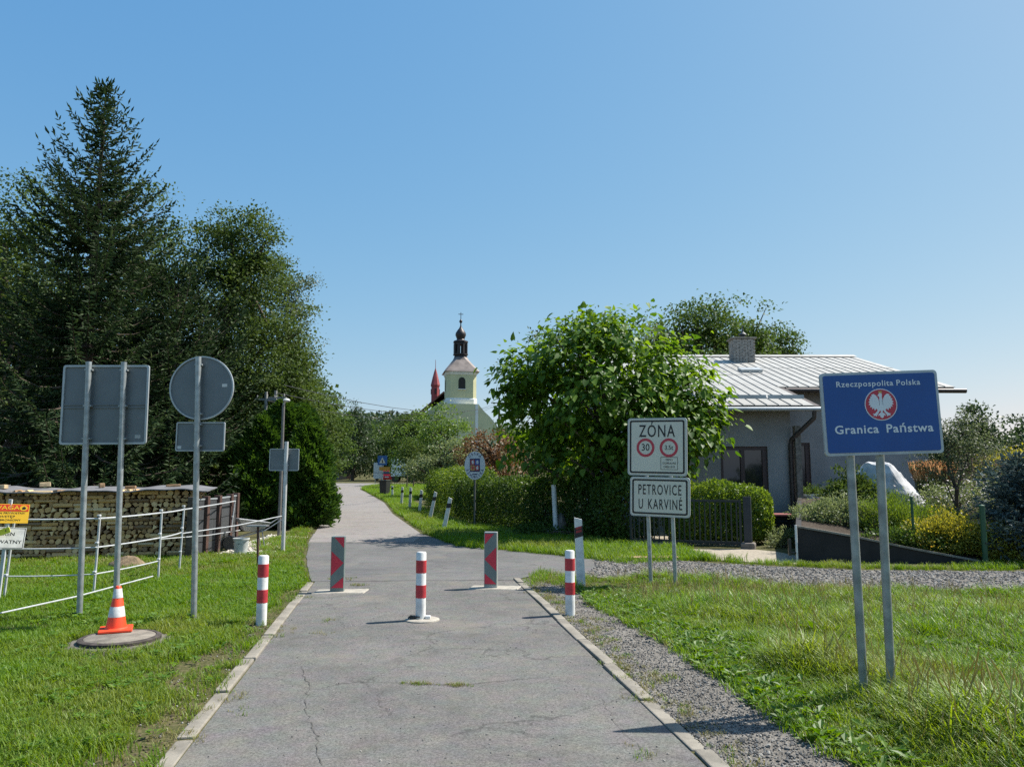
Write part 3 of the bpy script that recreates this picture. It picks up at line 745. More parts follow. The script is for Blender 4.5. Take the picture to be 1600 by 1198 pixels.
# moss and dry tufts in the cracks and along the kerbs
tx, ty, ts = [], [], []
def tuft(px, py, n, sx, sy, s=1.0):
    gx_, gy_ = G(px, py); tx.extend(rng.normal(gx_, sx, n)); ty.extend(rng.normal(gy_, sy, n)); ts.extend(rng.uniform(.5, 1.1, n) * s)
tuft(645, 1069, 26, .055, .02, .55); tuft(668, 1070, 12, .04, .02, .5); tuft(712, 1072, 26, .06, .02, .6)
for (a, b, n_) in ((958, 1040, 10), (975, 1060, 14), (1010, 1095, 16), (950, 1000, 8), (860, 935, 18), (880, 942, 16), (835, 925, 10), (1035, 1060, 14), (1070, 1110, 12), (930, 985, 16), (940, 970, 14), (1030, 1062, 8), (520, 905, 10), (560, 915, 12), (545, 905, 8), (470, 935, 8), (520, 970, 5), (505, 990, 4), (450, 985, 8), (430, 1000, 6), (365, 1090, 6), (340, 1110, 6), (300, 1150, 8), (1000, 1185, 5)): tuft(a, b, n_, .07, .07, .8)
for i in range(420):
    yy = random.uniform(3.5, 11.6); s_ = random.random() < .5
    tx.append(kl(yy) - random.uniform(.12, .4) if s_ else kr(yy) + random.uniform(.12, .35)); ty.append(yy); ts.append(random.uniform(.4, 1))
tz = [.008] * len(tx)
scatter('kerb_tufts', 'dry tufts and moss growing in road cracks and along the kerbs', 'grass', dry_src + [source('t', *blades(14, .05, .02, .06, .005, 1, 35), LAWN)], np.stack([tx, ty, tz], 1), ts)
# loose stones
def pebble(seed, m):
    bm = bmesh.new(); bmesh.ops.create_icosphere(bm, subdivisions=1, radius=1); r = random.Random(seed)
    for v in bm.verts: v.co *= r.uniform(.7, 1.15); v.co.z *= .6
    me = bpy.data.meshes.new('pebble'); bm.to_mesh(me); bm.free(); me.materials.append(m); return bpy.data.objects.new('pebble', me)
ST = [mat('stone_grey', (.165, .155, .14), .9, var=.2, scale=3), mat('stone_light', (.30, .285, .255), .9, var=.2, scale=3), mat('stone_dark', (.11, .105, .098), .9, var=.2, scale=3)]
x, y = spread(verge, 2200, 5.5, 1.4)
scatter('verge_stones', 'loose crushed grey stones on the verge beside the right kerb', 'gravel', [pebble(i, ST[i % 3]) for i in range(6)], np.stack([x, y, x * 0 + .008], 1), rng.uniform(.0035, .010, len(x)) * (1 + (rng.random(len(x)) < .03) * 1.4), tilt=.5)
x, y = spread(track, 520, 9, 1.0)
scatter('track_stones', 'coarse crushed grey stones covering the track to the right', 'gravel', [pebble(i + 9, ST[i % 3]) for i in range(6)], np.stack([x, y, x * 0 + .016], 1), rng.uniform(.010, .028, len(x)), tilt=.5)
pb = [G(335, 868), G(430, 866), G(442, 850), (-5.2, 20), (-6.5, 21)]
x, y = spread(pb, 400, 9, 1.0)
PST = mat('stone_pale', (.62, .58, .5), .9, var=.2, scale=3)
scatter('pale_pebbles', 'pale pebbles under the wheelbarrow by the dark fence', 'gravel', [pebble(i + 19, PST) for i in range(3)], np.stack([x, y, x * 0 + .012], 1), rng.uniform(.015, .045, len(x)), tilt=.5)
x, y = spread([(kl(3) - .12, 3), (kl(9) - .12, 9), (kl(9) - .4, 9), (kl(3) - .7, 3)], 500, 6, 1.2)
SCR = mat('soil_crumb', (.13, .10, .065), .95, var=.3, scale=5)
scatter('kerb_soil_crumbs', 'crumbs of dry soil and small stones along the left kerb', 'soil', [pebble(i + 39, SCR if i else ST[1]) for i in range(4)], np.stack([x, y, x * 0 + .004], 1), rng.uniform(.003, .012, len(x)), tilt=.5)
x, y = spread([(kl(4) , 4), (kl(12), 12), (kr(12), 12), (kr(4), 4)], 22, 6, 1.2)
scatter('road_grit', 'scattered grit and small stones on the asphalt', 'gravel', [pebble(i + 29, ST[i % 3]) for i in range(3)], np.stack([x, y, x * 0 + .008], 1), rng.uniform(.003, .009, len(x)), tilt=.5)

# ================================================================== SIGNS
def pole(mb, x, y, z0, z1, r=.03, n=14):
    mb.tube([(x, y, z0), (x, y, z1)], r, n); return mb
# --- blue border sign
BY, BK = 5.62, .929      # distance of the border sign, size against a 6.05 m estimate
bc = P(1376, 645, BY)
bs = thing('border_sign', 'blue state border sign with white eagle on two steel posts in long grass', 'road sign', (bc.x, bc.y, 0), (0, 0, R(-2)))
hd = MB().box((0, 0, 0), (.1, .1, .1))
BZ = bc.z; tilt = R(-1.7)
panel = MB().prism(rrect(.915, .655, .03), -.012, .012).build('panel', SIGNRIM, bs, (0, 0, BZ), (0, tilt, 0))
panel.scale = (BK,) * 3
MB().prism(rrect(.872, .612, .018), -.0035, 0).build('blue_face', SIGNBLUE, panel, (0, -.0125, 0))
PALETXT = mat('sign_lettering_white', (.70, .72, .74), .35, var=.03)
text('Rzeczpospolita', .062, PALETXT, panel, (-.115, -.0180, .232), .012, 1.06, 1.12); text('Polska', .062, PALETXT, panel, (.225, -.0180, .232), .012, 1.06, 1.12)
text('Granica', .092, PALETXT, panel, (-.205, -.0180, -.128), .018, 1.08, 1.10); text('Państwa', .092, PALETXT, panel, (.205, -.0180, -.128), .018, 1.08, 1.10)
em = MB(); em.prism(disc(.126, 48), -.0022, 0)
em_o = em.build('emblem', PALETXT, panel, (0, -.0162, .065))
MB().prism(disc(.119, 48), -.0018, 0).build('red_disc', SIGNRED, em_o, (0, -.0024, 0))
wing = [(.06, .30), (.14, .24), (.17, .42), (.30, .62), (.44, .72), (.60, .66), (.56, .58), (.70, .52), (.64, .44), (.78, .36), (.70, .28), (.83, .18), (.72, .12), (.82, .0), (.68, -.03), (.74, -.17), (.60, -.14), (.61, -.30), (.48, -.22), (.44, -.40), (.34, -.26), (.24, -.40), (.16, -.12), (.10, -.02)]
body = [(0, .80), (-.10, .74), (-.13, .66), (-.22, .60), (-.12, .56), (-.07, .44), (-.12, .28), (-.13, .0), (-.18, -.22), (-.30, -.45), (-.44, -.58), (-.60, -.62), (-.50, -.68), (-.58, -.76), (-.42, -.72), (-.36, -.80), (-.30, -.66), (-.18, -.50), (-.09, -.36), (-.05, -.52), (-.20, -.62), (-.26, -.76), (-.14, -.70), (-.10, -.84), (0, -.90), (.10, -.84), (.14, -.70), (.26, -.76), (.20, -.62), (.05, -.52), (.09, -.36), (.18, -.50), (.30, -.66), (.36, -.80), (.42, -.72), (.58, -.76), (.50, -.68), (.60, -.62), (.44, -.58), (.30, -.45), (.18, -.22), (.13, .0), (.12, .28), (.08, .48), (.10, .68), (.07, .76)]
sc_ = .119
MB().prism([(u * sc_, v * sc_) for u, v in body], -.0016, 0).build('eagle_body', PALETXT, em_o, (0, -.0044, 0))
for s_ in (-1, 1): MB().prism([(s_ * u * sc_, v * sc_) for u, v in wing], -.0016, 0).build('eagle_wing', PALETXT, em_o, (0, -.0044, 0))
MB().prism([(u * sc_, v * sc_) for u, v in [(-.10, .76), (-.13, .92), (-.05, .85), (0, .95), (.05, .85), (.13, .92), (.09, .76)]], -.0016, 0).build('crown', mat('gold_print', (.62, .38, .10), .4), em_o, (0, -.0045, 0))
POSTG = mat('grey_post_steel', (.30, .33, .32), .5, .4, var=.2, scale=9, bump=.15, bscale=30)
def slanted_post(parent, px0, py0, Y, ztop, name='post', w=.052):
    g = P(px0, py0, Y); b = Vector((g.x - parent.location.x, 0, 0))
    return g
for (pb_, pt_) in (((1351, 1085), (1329, 712)), ((1393, 1075), (1375, 712))):
    a = P(*pb_, BY + .04); b = P(*pt_, BY + .04); lo = Vector((a.x - bc.x, .045, -.15)); hi = Vector((b.x - bc.x, .045, b.z))
    lo.x += (a.x - b.x) / (b.z - a.z) * (a.z + .15); hi2 = hi + (hi - lo).normalized() * .55
    MB().tube([lo, hi2], .030, 12).build('post', POSTG, bs, smooth=True)
    for zz in (-.2, .2):
        q = lo.lerp(hi2, (BZ + zz - lo.z) / (hi2.z - lo.z)); MB().bbox((q.x, .045, q.z), (.10, .065, .035), .006).build('clamp', GALV, bs)
# --- zone sign with place plate
ZK = .935
zl = P(981, 700, 12.45 * ZK); zr = P(1074, 700, 12.0 * ZK); zc = (zl + zr) / 2; ang = math.atan2(zr.y - zl.y, zr.x - zl.x)
zs = thing('zone_sign', 'white speed and weight zone sign above a place plate on two posts', 'road sign', (zc.x, zc.y, 0), (0, 0, ang))
top = P(1024, 653, zc.y).z; mid = P(1026, 744, zc.y).z; low = P(1030, 807, zc.y).z; WZ = .965
tlt = R(1.2)
def plate(h, zc_, nm, x=0):
    p = MB().prism(rrect(WZ, h, .05), -.012, .012).build(nm, SIGNRIM, zs, (x, 0, zc_), (0, tlt, 0)); p.scale = (ZK,) * 3
    MB().prism(rrect(WZ - .035, h - .035, .04), -.002, 0).build('face', SIGNWHITE, p, (0, -.0125, 0))
    b = MB(); ring(b, rrect(WZ - .07, h - .07, .035), rrect(WZ - .125, h - .125, .02), -.0015, 0); b.build('black_border', BLACK, p, (0, -.0148, 0)); return p
h1 = (top - mid - .01) / ZK; p1 = plate(h1, (top + mid) / 2 + .005, 'zone_panel')
text('ZÓNA', .272, BLACK, p1, (.0, -.0165, h1 * .262), .008, .68, 1.16)
for (x_, s_, sz) in ((-.185, '30', .155), (.195, '3,5t', .10)):
    r_ = MB(); ring(r_, disc(.148, 40), disc(.107, 40), -.0015, 0); o_ = r_.build('red_ring', SIGNRED, p1, (x_, -.0148, -.015))
    text(s_.replace(',', '.'), sz, BLACK, o_, (0, -.002, 0), .006, .9)
b = MB(); ring(b, rrect(.275, .20, .008), rrect(.262, .187, .006), -.0015, 0); pl = b.build('small_plate', BLACK, p1, (.20, -.0148, -h1 * .285))
for i, s_ in enumerate(('MIMO', 'DOPRAVNÍ', 'OBSLUHY')): text(s_, .048, BLACK, pl, (0, -.002, .055 - .055 * i), 0, .9)
h2 = (mid - low - .01) / ZK; p2 = plate(h2, (mid + low) / 2 - .005, 'place_panel', .025)
text('PETROVICE', .225, BLACK, p2, (0, -.0165, h2 * .165), .007, .53, 1.2)
text('U', .225, BLACK, p2, (-.305, -.0165, -h2 * .20), .007, .53, 1.2); text('KARVINÉ', .225, BLACK, p2, (.085, -.0165, -h2 * .20), .007, .53, 1.2)
for x_ in (-.20, .17):
    MB().tube([(x_ + .05, .045, -.1), (x_, .045, top - .05)], .030, 12).build('post', GALV, zs, smooth=True)
    for zz in (top - .2, mid + .12, mid - .15): MB().bbox((x_, .035, zz), (.09, .055, .03), .005).build('clamp', GALV, zs)
# --- back of the rectangular sign on two posts
rc = P(164, 632, 8.95)
rs = thing('sign_seen_from_behind', 'grey back of a large rectangular sign on two posts by the cone', 'road sign', (rc.x, rc.y, 0), (0, 0, R(4)))
w_, h_ = .965, .92
p = MB().prism(rrect(w_, h_, .03), -.004, .004).build('panel', SIGNBACK, rs, (0, .012, rc.z), (0, R(-.6), 0))
b = MB(); ring(b, rrect(w_ + .01, h_ + .01, .03), rrect(w_ - .035, h_ - .035, .02), -.022, .006); b.build('rim', SIGNRIM, p, (0, -.001, 0))
for zz in (-.035, .0): MB().box((0, 0, 0), (w_ - .04, .014, .014)).build('rail', SIGNBACK, p, (0, -.011, zz))
MB().box((0, 0, 0), (.065, .002, .04)).build('sticker', mat('sticker_grey', (.4, .42, .42), .5), p, (.385, -.0055, -.375))
for (pbx, pby, ptx) in ((126, 966, 141), (181, 958, 194)):
    a = P(pbx, pby, 8.92); t_ = P(ptx, 566, 8.92)
    MB().tube([(a.x - rc.x, -.055, -.1), (t_.x - rc.x, -.055, t_.z)], .032, 14).build('post', GALV, rs, smooth=True)
    for zz in (-.40, -.02, .40):
        f_ = (rc.z + zz + .1) / (t_.z + .1); MB().bbox((a.x - rc.x + (t_.x - a.x) * f_, -.035, rc.z + zz), (.09, .06, .022), .004).build('clamp', GALV, rs)
# --- back of the round sign with a plate below
dc = P(315, 606, 8.72)
ds = thing('round_sign_seen_from_behind', 'grey back of a round sign with rectangular plate below on one post', 'road sign', (dc.x, dc.y, 0))
p = MB().prism(disc(.36, 56), -.004, .004).build('disc', SIGNBACK, ds, (0, .012, dc.z))
b = MB(); ring(b, disc(.366, 56), disc(.350, 56), -.02, .006); b.build('rim', SIGNRIM, p)
MB().box((.26, -.006, .03), (.06, .002, .035)).build('sticker', mat('sticker_white', (.62, .62, .6), .5), p)
q = P(313, 682, 8.72); p2_ = MB().prism(rrect(.545, .325, .02), -.004, .004).build('lower_plate', SIGNBACK, ds, (q.x - dc.x, .012, q.z))
b = MB(); ring(b, rrect(.55, .33, .02), rrect(.525, .305, .012), -.018, .006); b.build('rim', SIGNRIM, p2_)
MB().box((-.235, -.006, -.12), (.045, .002, .035)).build('sticker', mat('sticker_white', (.62, .62, .6), .5), p2_)
a = P(305, 970, 8.7); t_ = P(312, 558, 8.7)
MB().tube([(a.x - dc.x, -.055, -.1), (t_.x - dc.x, -.055, t_.z)], .032, 14).build('post', GALV, ds, smooth=True)
for zz in (.26, -.30, -.42, -.66):
    f_ = (dc.z + zz) / t_.z; MB().bbox((a.x - dc.x + (t_.x - a.x) * f_, -.03, dc.z + zz), (.085, .06, .022), .004).build('clamp', GALV, ds)
# --- back of a small sign farther along the road
lc = P(443, 861, 16.5)
ls = thing('small_sign_seen_from_behind', 'grey back of a small square sign on a pale post beside the conifer hedge', 'road sign', (lc.x, lc.y, 0))
q = P(444, 718, 16.5); q0 = P(443, 690, 16.5)
PALEPOST = mat('pale_grey_post', (.55, .56, .55), .5, .2, var=.1)
MB().tube([(0, -.05, -.1), (0, -.05, q0.z)], .042, 12).build('post', PALEPOST, ls, smooth=True)
p = MB().prism(rrect(.62, .46, .03), -.004, .004).build('panel', SIGNBACK, ls, (q.x - lc.x, .012, q.z))
b = MB(); ring(b, rrect(.63, .47, .03), rrect(.60, .44, .02), -.018, .006); b.build('rim', SIGNRIM, p)
for zz in (-.12, .12): MB().bbox((0, -.02, q.z + zz), (.11, .06, .025), .004).build('clamp', GALV, ls)
# --- oval national sign by the hedge
oc = P(742, 727, 23.6)
os_ = thing('oval_sign', 'white oval country sign with coat of arms on a post before the hedge', 'road sign', (oc.x, oc.y, 0))
WHT2 = mat('oval_white', (.62, .66, .70), .4, var=.04)
p = MB().prism(disc(1, 48, 0, 0, .315, .43), -.012, .012).build('oval_panel', WHT2, os_, (0, 0, oc.z))
NAVY = mat('navy_print', (.02, .03, .11), .5)
def arcword(word, a0, a1, rx_, rz_, size, inward):
    vs, fs = [], []
    for i, chh in enumerate(word):
        a = R(a0 + (a1 - a0) * i / (len(word) - 1)); me = textmesh(chh, size, .015)
        n_ = np.array([-math.cos(a) / rx_, -math.sin(a) / rz_]); ax = math.atan2(math.cos(a) / rx_, math.sin(a) / rz_)
        th_ = -ax if not inward else math.pi - ax
        o = len(vs)
        for v in me.vertices:
            x_, z_ = v.co.x, v.co.z; vs.append((rx_ * math.cos(a) + x_ * math.cos(th_) - z_ * math.sin(th_), v.co.y, rz_ * math.sin(a) + x_ * math.sin(th_) + z_ * math.cos(th_)))
        fs += [tuple(o + k for k in f.vertices) for f in me.polygons]; bpy.data.meshes.remove(me)
    mb = MB(); mb.v = vs; mb.f = fs; return mb
arcword('ČESKÁ', 128, 52, .255, .355, .105, False).build('lettering', NAVY, p, (0, -.014, 0), fix=False)
arcword('REPUBLIKA', 205, 335, .255, .355, .105, True).build('lettering', NAVY, p, (0, -.014, 0), fix=False)
sh = MB().box((0, 0, 0), (.31, .004, .40)).build('coat_of_arms', NAVY, p, (0, -.014, .01))
CRIM = mat('arms_red', (.40, .045, .05), .5); GOLD = mat('arms_gold', (.55, .33, .10), .5); AZUR = mat('arms_blue', (.05, .10, .38), .5)
for (x_, z_, m_) in ((-.07, .085, CRIM), (.07, .085, AZUR), (-.07, -.085, GOLD), (.07, -.085, CRIM)):
    f_ = MB().box((0, 0, 0), (.13, .003, .16)).build('field', m_, sh, (x_, -.0035, z_))
    beast = [(-.03, -.06), (-.01, -.02), (-.045, -.01), (-.02, .015), (-.05, .04), (-.01, .04), (.0, .065), (.03, .06), (.025, .03), (.05, .02), (.03, .0), (.045, -.03), (.02, -.03), (.03, -.065), (.005, -.04)]
    MB().prism(beast, -.002, 0).build('beast', WHT2 if m_ is not GOLD else SIGNRED, f_, (0, -.002, 0))
MB().box((0, -.014, -.265), (.16, .003, .03)).build('caption_bar', NAVY, p)
MB().tube([(0, .04, -.1), (0, .04, oc.z + .2)], .03, 10).build('post', mat('dark_post', (.12, .13, .12), .6, .3), os_, smooth=True)

# ================================================================== ROAD BARRIERS
HB = .735
def bollard(px, py, label, extra=False, yaw=0.):
    g = G(px, py); t = thing('bollard', label, 'bollard', (g[0], g[1], .0 if not extra else .008), (0, 0, yaw), group='red and white striped bollards across the road')
    r = .056
    MB().lathe([(r, -.05), (r, HB - .012), (r - .01, HB), (.0, HB + .002)], 22).build('tube', WHITE, t, smooth=True)
    for (a, b_) in ((.235, .375), (.505, .645)): MB().lathe([(r + .0004, a), (r + .0022, a + .002), (r + .0022, b_ - .002), (r + .0004, b_)], 22).build('red_band', RED, t, smooth=True)
    return t
bl = bollard(408, 976, 'striped red and white bollard standing in the lawn left of the kerb')
bm_ = bollard(657, 969, 'striped red and white bollard in the middle of the road')
br_ = bollard(891, 961, 'striped red and white bollard on the gravel right of the kerb')
bm_.location.z = .012
# concrete foot and hinge lugs of the middle one
MB().lathe([(.195, -.02), (.19, .006), (.17, .012), (0, .013)], 26).build('concrete_foot', CONCPALE, bm_, (.02, -.01, 0))
for s_ in (-1, 1):
    MB().bbox((s_ * .085, -.03, .03), (.06, .05, .035), .008).build('hinge_lug', WHITE if s_ > 0 else DARKGREY, bm_)
MB().tube([(-.13, -.045, .022), (-.10, -.055, .05), (-.06, -.06, .04), (.0, -.065, .035)], .009, 7).build('padlock_chain', DARKGREY, bm_, smooth=True)

def board(px, py, label, mirror, Hh, yaw):
    g = G(px, py); t = thing('chevron_post', label, 'barrier post', (g[0], g[1], .014), (0, 0, yaw), group='red chevron box posts')
    W, D = .185, .10
    MB().bbox((0, 0, Hh / 2), (W, D, Hh), .008).build('box', STEEL if not mirror else mat('alu_edge', (.38, .40, .38), .4, .3), t)
    MB().box((0, 0, 0), (W - .014, .002, Hh - .05)).build('face', STEEL, t, (0, -D / 2 - .0012, Hh / 2 + .014))
    s = -1 if mirror else 1; w = W / 2 - .008
    tris = [[(-.55 * w * s, Hh - .012), (w * s, Hh - .012), (w * s, Hh * .79)], [(-w * s, Hh * .735), (w * s, Hh * .52), (-w * s, Hh * .29)], [(w * s, Hh * .265), (w * s, Hh * .07), (-w * s, Hh * .07)]]
    if mirror: tris[0] = [(-.95 * w, Hh * .97), (.6 * w, Hh * .97), (-w * .95, Hh * .78)]; tris[1] = [(w, Hh * .73), (-w, Hh * .51), (w, Hh * .30)]; tris[2] = [(-w, Hh * .26), (-w, Hh * .07), (w, Hh * .07)]
    for tr in tris: MB().prism(tr, -.002, 0).build('red_stripe', SIGNRED if False else mat('chevron_red', (.60, .03, .06), .35, var=.05), t, (0, -D / 2 - .0026, 0))
    f_ = MB(); f_.v = [(-.36, -.20, -.01), (.34, -.17, -.01), (.37, .20, -.01), (-.33, .17, -.01), (-.35, -.19, .004), (.33, -.16, .004), (.36, .19, .004), (-.32, .16, .004)]
    f_.f = [(4, 5, 6, 7), (0, 1, 5, 4), (1, 2, 6, 5), (2, 3, 7, 6), (3, 0, 4, 7)]
    f_.build('concrete_foot', CONCPALE, t, (.04 if not mirror else .05, 0, 0)); return t
board(527, 925, 'box post with red chevrons pointing right, left side of the road', False, .745, R(3))
board(767, 919, 'box post with red chevrons pointing left, right side of the road', True, .78, R(-6))

# ================================================================== GUIDE POSTS
def guide(px, py, top, label, Y=None, red=False, w=.125):
    g = G(px, py); Yq = g[1]; hi = P(top[0], top[1], Yq); z0 = hz(*g)
    t = thing('guide_post', label, 'guide post', (g[0], g[1], z0), group='white plastic guide posts')
    lean = Vector((hi.x - g[0], 0, hi.z - z0)); L = lean.length; ax = math.atan2(lean.x, lean.z)
    t.rotation_euler = (0, ax, random.uniform(-.1, .1) * 0)
    mb = MB(); d = .09
    prof = [(-w / 2, -.05), (w / 2, -.05), (w / 2 * .86, L - .03), (-w / 2 * .86, L)]
    mb.prism(prof, -d / 2, d / 2).build('body', WHITE, t)
    z1 = L * (.79 if not red else .83); bh = .115 if not red else .13
    k = .9
    MB().prism([(-w / 2 * k - .002, z1 - bh), (w / 2 * k + .002, z1 - bh + .03), (w / 2 * k + .002, z1 + .05), (-w / 2 * k - .002, z1 + .02)], -d / 2 - .002, d / 2 + .002).build('black_band', BLACK, t)
    if red:
        for q in (-.038, .012): MB().prism([(-.042, z1 + q - .02), (.042, z1 + q), (.042, z1 + q + .034), (-.042, z1 + q + .014)], -.0015, 0).build('red_reflector', mat('reflector_red', (.30, .02, .03), .3), t, (0, -d / 2 - .0022, 0))
    return t
guide(908, 915, (903, 808), 'large white guide post with red reflector beside the right bollard', red=True)
gp = [(693, 829, (704, 777)), (671, 813, (681, 768)), (655, 804, (659, 765)), (640, 797, (642, 761)), (627, 791, (629, 760)), (613, 780, (613, 758))]
ords = ['nearest and most tilted', 'second', 'third', 'fourth', 'fifth', 'farthest']
for i, (a, b_, tp) in enumerate(gp):
    guide(a, b_, tp, f'black banded white guide post, {ords[i]} in the roadside row')
# white marker pole on a stone foot by the hedge
wp = G(869, 838); t = thing('marker_pole', 'plain white pole standing by a rough stone at the hedge foot', 'pole', (wp[0], wp[1], 0))
hi = P(865, 757, wp[1]); MB().tube([(0, 0, -.1), (hi.x - wp[0], 0, hi.z)], .062, 12).build('pole', WHITE, t, smooth=True)
def rock(name, label, loc, dims, m, seed, sub=3, rot=(0, 0, 0), jitter=.18, cat='rock'):
    bm = bmesh.new(); bmesh.ops.create_icosphere(bm, subdivisions=sub, radius=1); r = np.random.default_rng(seed)
    pl = [(unit(r.normal(size=3)), r.uniform(.62, .92)) for _ in range(14)]
    for v in bm.verts:
        c = np.array(v.co)
        for (nn, dd) in pl:
            k = c @ nn
            if k > dd: c = c - nn * (k - dd) * .92
        c = c * (1 + r.normal() * jitter * .08); v.co = (c[0] * dims[0], c[1] * dims[1], c[2] * dims[2])
    me = bpy.data.meshes.new(name); bm.to_mesh(me); bm.free(); me.materials.append(m)
    return tag(put(name, me, None, loc, rot), label, cat)
STONE = mat('field_stone', (.17, .15, .13), .95, var=.25, scale=6, bump=.6, bscale=20)
rock('rough_stone', 'upright grey brown stone leaning at the foot of the white pole', (wp[0] + .14, wp[1] + .1, .3), (.16, .2, .42), STONE, 4, 2, (0, -.12, 0))
rock('low_stone', 'low rounded stone in the grass left of the white pole', (wp[0] - .28, wp[1] + .15, .07), (.22, .2, .16), STONE, 9, 2)

# ================================================================== CONE AND MANHOLE
mg = G(187, 1005)
t = thing('manhole', 'round concrete manhole with lid in the lawn under the cone', 'manhole', (mg[0], mg[1], 0))
mb = MB(); mb.lathe([(.51, -.1), (.51, .0), (.48, .016), (.345, .035), (.34, .03), (0, .03)], 40).build('concrete_collar', mat('old_concrete', (.15, .135, .11), .95, var=.25, scale=6, bump=.6, bscale=40), t, smooth=True)
MB().lathe([(.365, .02), (.365, .060), (.345, .070), (.318, .070), (.316, .055)], 40).build('iron_ring', mat('rusty_iron', (.085, .07, .06), .85, .3, var=.3, scale=12, bump=.4), t, smooth=True)
MB().lathe([(.31, .03), (.312, .066), (.30, .072), (0, .074)], 40).build('lid', mat('lid_concrete', (.21, .185, .15), .95, var=.25, scale=8, bump=.5, bscale=50), t, smooth=True)
cg = G(185, 995); t = thing('traffic_cone', 'orange traffic cone with two grey white bands on the manhole', 'traffic cone', (cg[0], cg[1] - .06, .076), (0, 0, R(24)))
b = MB(); pts = []
b.bbox((0, 0, .013), (.30, .30, .026), .008).build('base', ORANGE, t)
HC = .43
def cr_(z): return .098 - (.098 - .027) * z / HC
MB().lathe([(cr_(0) + .012, .024), (cr_(.02), .035), (cr_(HC - .01), HC - .01), (cr_(HC) - .006, HC), (.012, HC)], 28).build('cone_body', ORANGE, t, smooth=True)
for (a, b_) in ((.135, .235), (.315, .405)): MB().lathe([(cr_(a) + .001, a), (cr_(a) + .003, a + .002), (cr_(b_) + .003, b_ - .002), (cr_(b_) + .001, b_)], 28).build('reflective_band', REFLECT, t, smooth=True)

# ================================================================== ROPE FENCE, NOTICES, WOOD PILE
PLASTW = mat('white_fence_plastic', (.50, .52, .53), .5, var=.1, scale=20)
rf = thing('rope_fence', 'white tape fence on thin posts across the left lawn', 'fence', (*G(146, 930), 0))
o0 = rf.location.copy()
posts = [(-7.9, 9.9, 0, 1.05), (*G(6, 935), .06, 1.02), (*G(146, 931), .02, 1.06), (*G(247, 906), .0, 1.06), (*G(280, 892), .03, 1.08), (*G(357, 855), .10, 1.02)]
for (x_, y_, ln_, h_) in posts:
    v = Vector((x_, y_, 0)) - o0; mb = MB(); mb.tube([v, v + Vector((ln_, 0, h_))], .017 if y_ > 12 else .016, 8)
    mb.build('post', PLASTW, rf, smooth=True)
    for q in (.3, .66, 1.0):
        w = v + Vector((ln_ * q, -.02, h_ * q)); MB().bbox(w, (.04, .05, .025), .006).build('insulator', PLASTW, rf)
def strand(hs, sag=.03, r=.009, pid=range(6)):
    pts = []
    pp = [posts[i] for i in pid]
    for i, (x_, y_, ln_, h_) in enumerate(pp):
        v = Vector((x_ + ln_ * hs / h_, y_ - .035, hs)) - o0
        if pts:
            a = pts[-1]
            for k in (.25, .5, .75): pts.append(a.lerp(v, k) - Vector((0, 0, sag * (1 - (2 * k - 1) ** 2))))
        pts.append(v)
    MB().tube(pts, r, 6).build('tape', PLASTW, rf, smooth=True)
strand(1.02, .006, .011); strand(.64, .008, .010, (0, 1, 2, 3, 4)); strand(.29, .01, .009, (0, 1, 2, 3))
a = Vector((*G(0, 972), .10)) - o0; b = Vector((*G(120, 944), .10)) - o0; c = Vector((*G(238, 914), .13)) - o0
MB().tube([a + (a - b), a, b, c], .009, 6).build('fallen_tape', PLASTW, rf, smooth=True)
e1 = Vector((*G(280, 892), .62)) - o0; e2 = P(440, 806, 16.3) - o0; MB().tube([e1, e1.lerp(e2, .5) - Vector((0, 0, .03)), e2], .009, 6).build('tape', PLASTW, rf, smooth=True)
e1 = Vector((*G(247, 906), .62)) - o0; e2 = P(375, 828, 17.5) - o0; MB().tube([e1, e1.lerp(e2, .5) - Vector((0, 0, .03)), e2], .008, 6).build('tape', PLASTW, rf, smooth=True)
# notices
nc = P(12, 802, 10.05)
YEL = mat('warning_yellow', (.85, .50, .03), .45, var=.06); WRED = mat('warning_red', (.70, .05, .02), .45)
npole = thing('notice_post', 'pale wooden stake that carries the warning notices by the fence', 'post', (nc.x - .06, nc.y + .03, 0), (0, R(3), 0))
MB().bbox((0, 0, .62), (.045, .03, 1.34), .005).build('stake', PLASTW, npole)
wn_ = thing('warning_notice', 'yellow and red UWAGA warning notice fixed to the fence stake', 'notice', nc, (0, R(3), R(48)))
wn_.scale = (1.35, 1, 1)
p = MB().box((0, 0, 0), (.36, .006, .245)).build('plate', YEL, wn_)
MB().box((0, 0, 0), (.345, .002, .085)).build('red_field', WRED, p, (0, -.0042, .073))
text('UWAGA', .072, YEL, p, (-.045, -.0062, .073), .015, 1.0)
ring_ = MB().prism(disc(.034, 24), -.001, 0); ring_.build('round_symbol', YEL, p, (.128, -.0056, .073)); MB().prism([(-.012, -.018), (.016, -.016), (.02, .004), (.004, .02), (-.012, .008)], -.001, 0).build('palm_mark', BLACK, p, (.128, -.0070, .073))
for i, s_ in enumerate(('TEREN PRYWATNY', 'WSTĘP', 'WZBRONIONY')): text(s_, .034 if i != 1 else .04, BLACK, p, (0, -.0036, .005 - .044 * i), .006, 1.0)
c2 = P(7, 840, 10.05)
wn2 = thing('private_notice', 'white PRYWATNY notice with thin border below the yellow warning', 'notice', c2, (0, R(5), R(48)))
wn2.scale = (1.3, 1, 1)
p = MB().box((0, 0, 0), (.36, .006, .27)).build('plate', WHITE, wn2)
b = MB(); ring(b, rrect(.345, .255, .004), rrect(.335, .245, .003), -.001, 0); b.build('border', BLACK, p, (0, -.0032, 0))
for i, s_ in enumerate(('TEREN', 'PRYWATNY')): text(s_, .062, BLACK, p, (0, -.0036, .05 - .10 * i), .008, .92)
c3 = P(6, 830, 9.98)
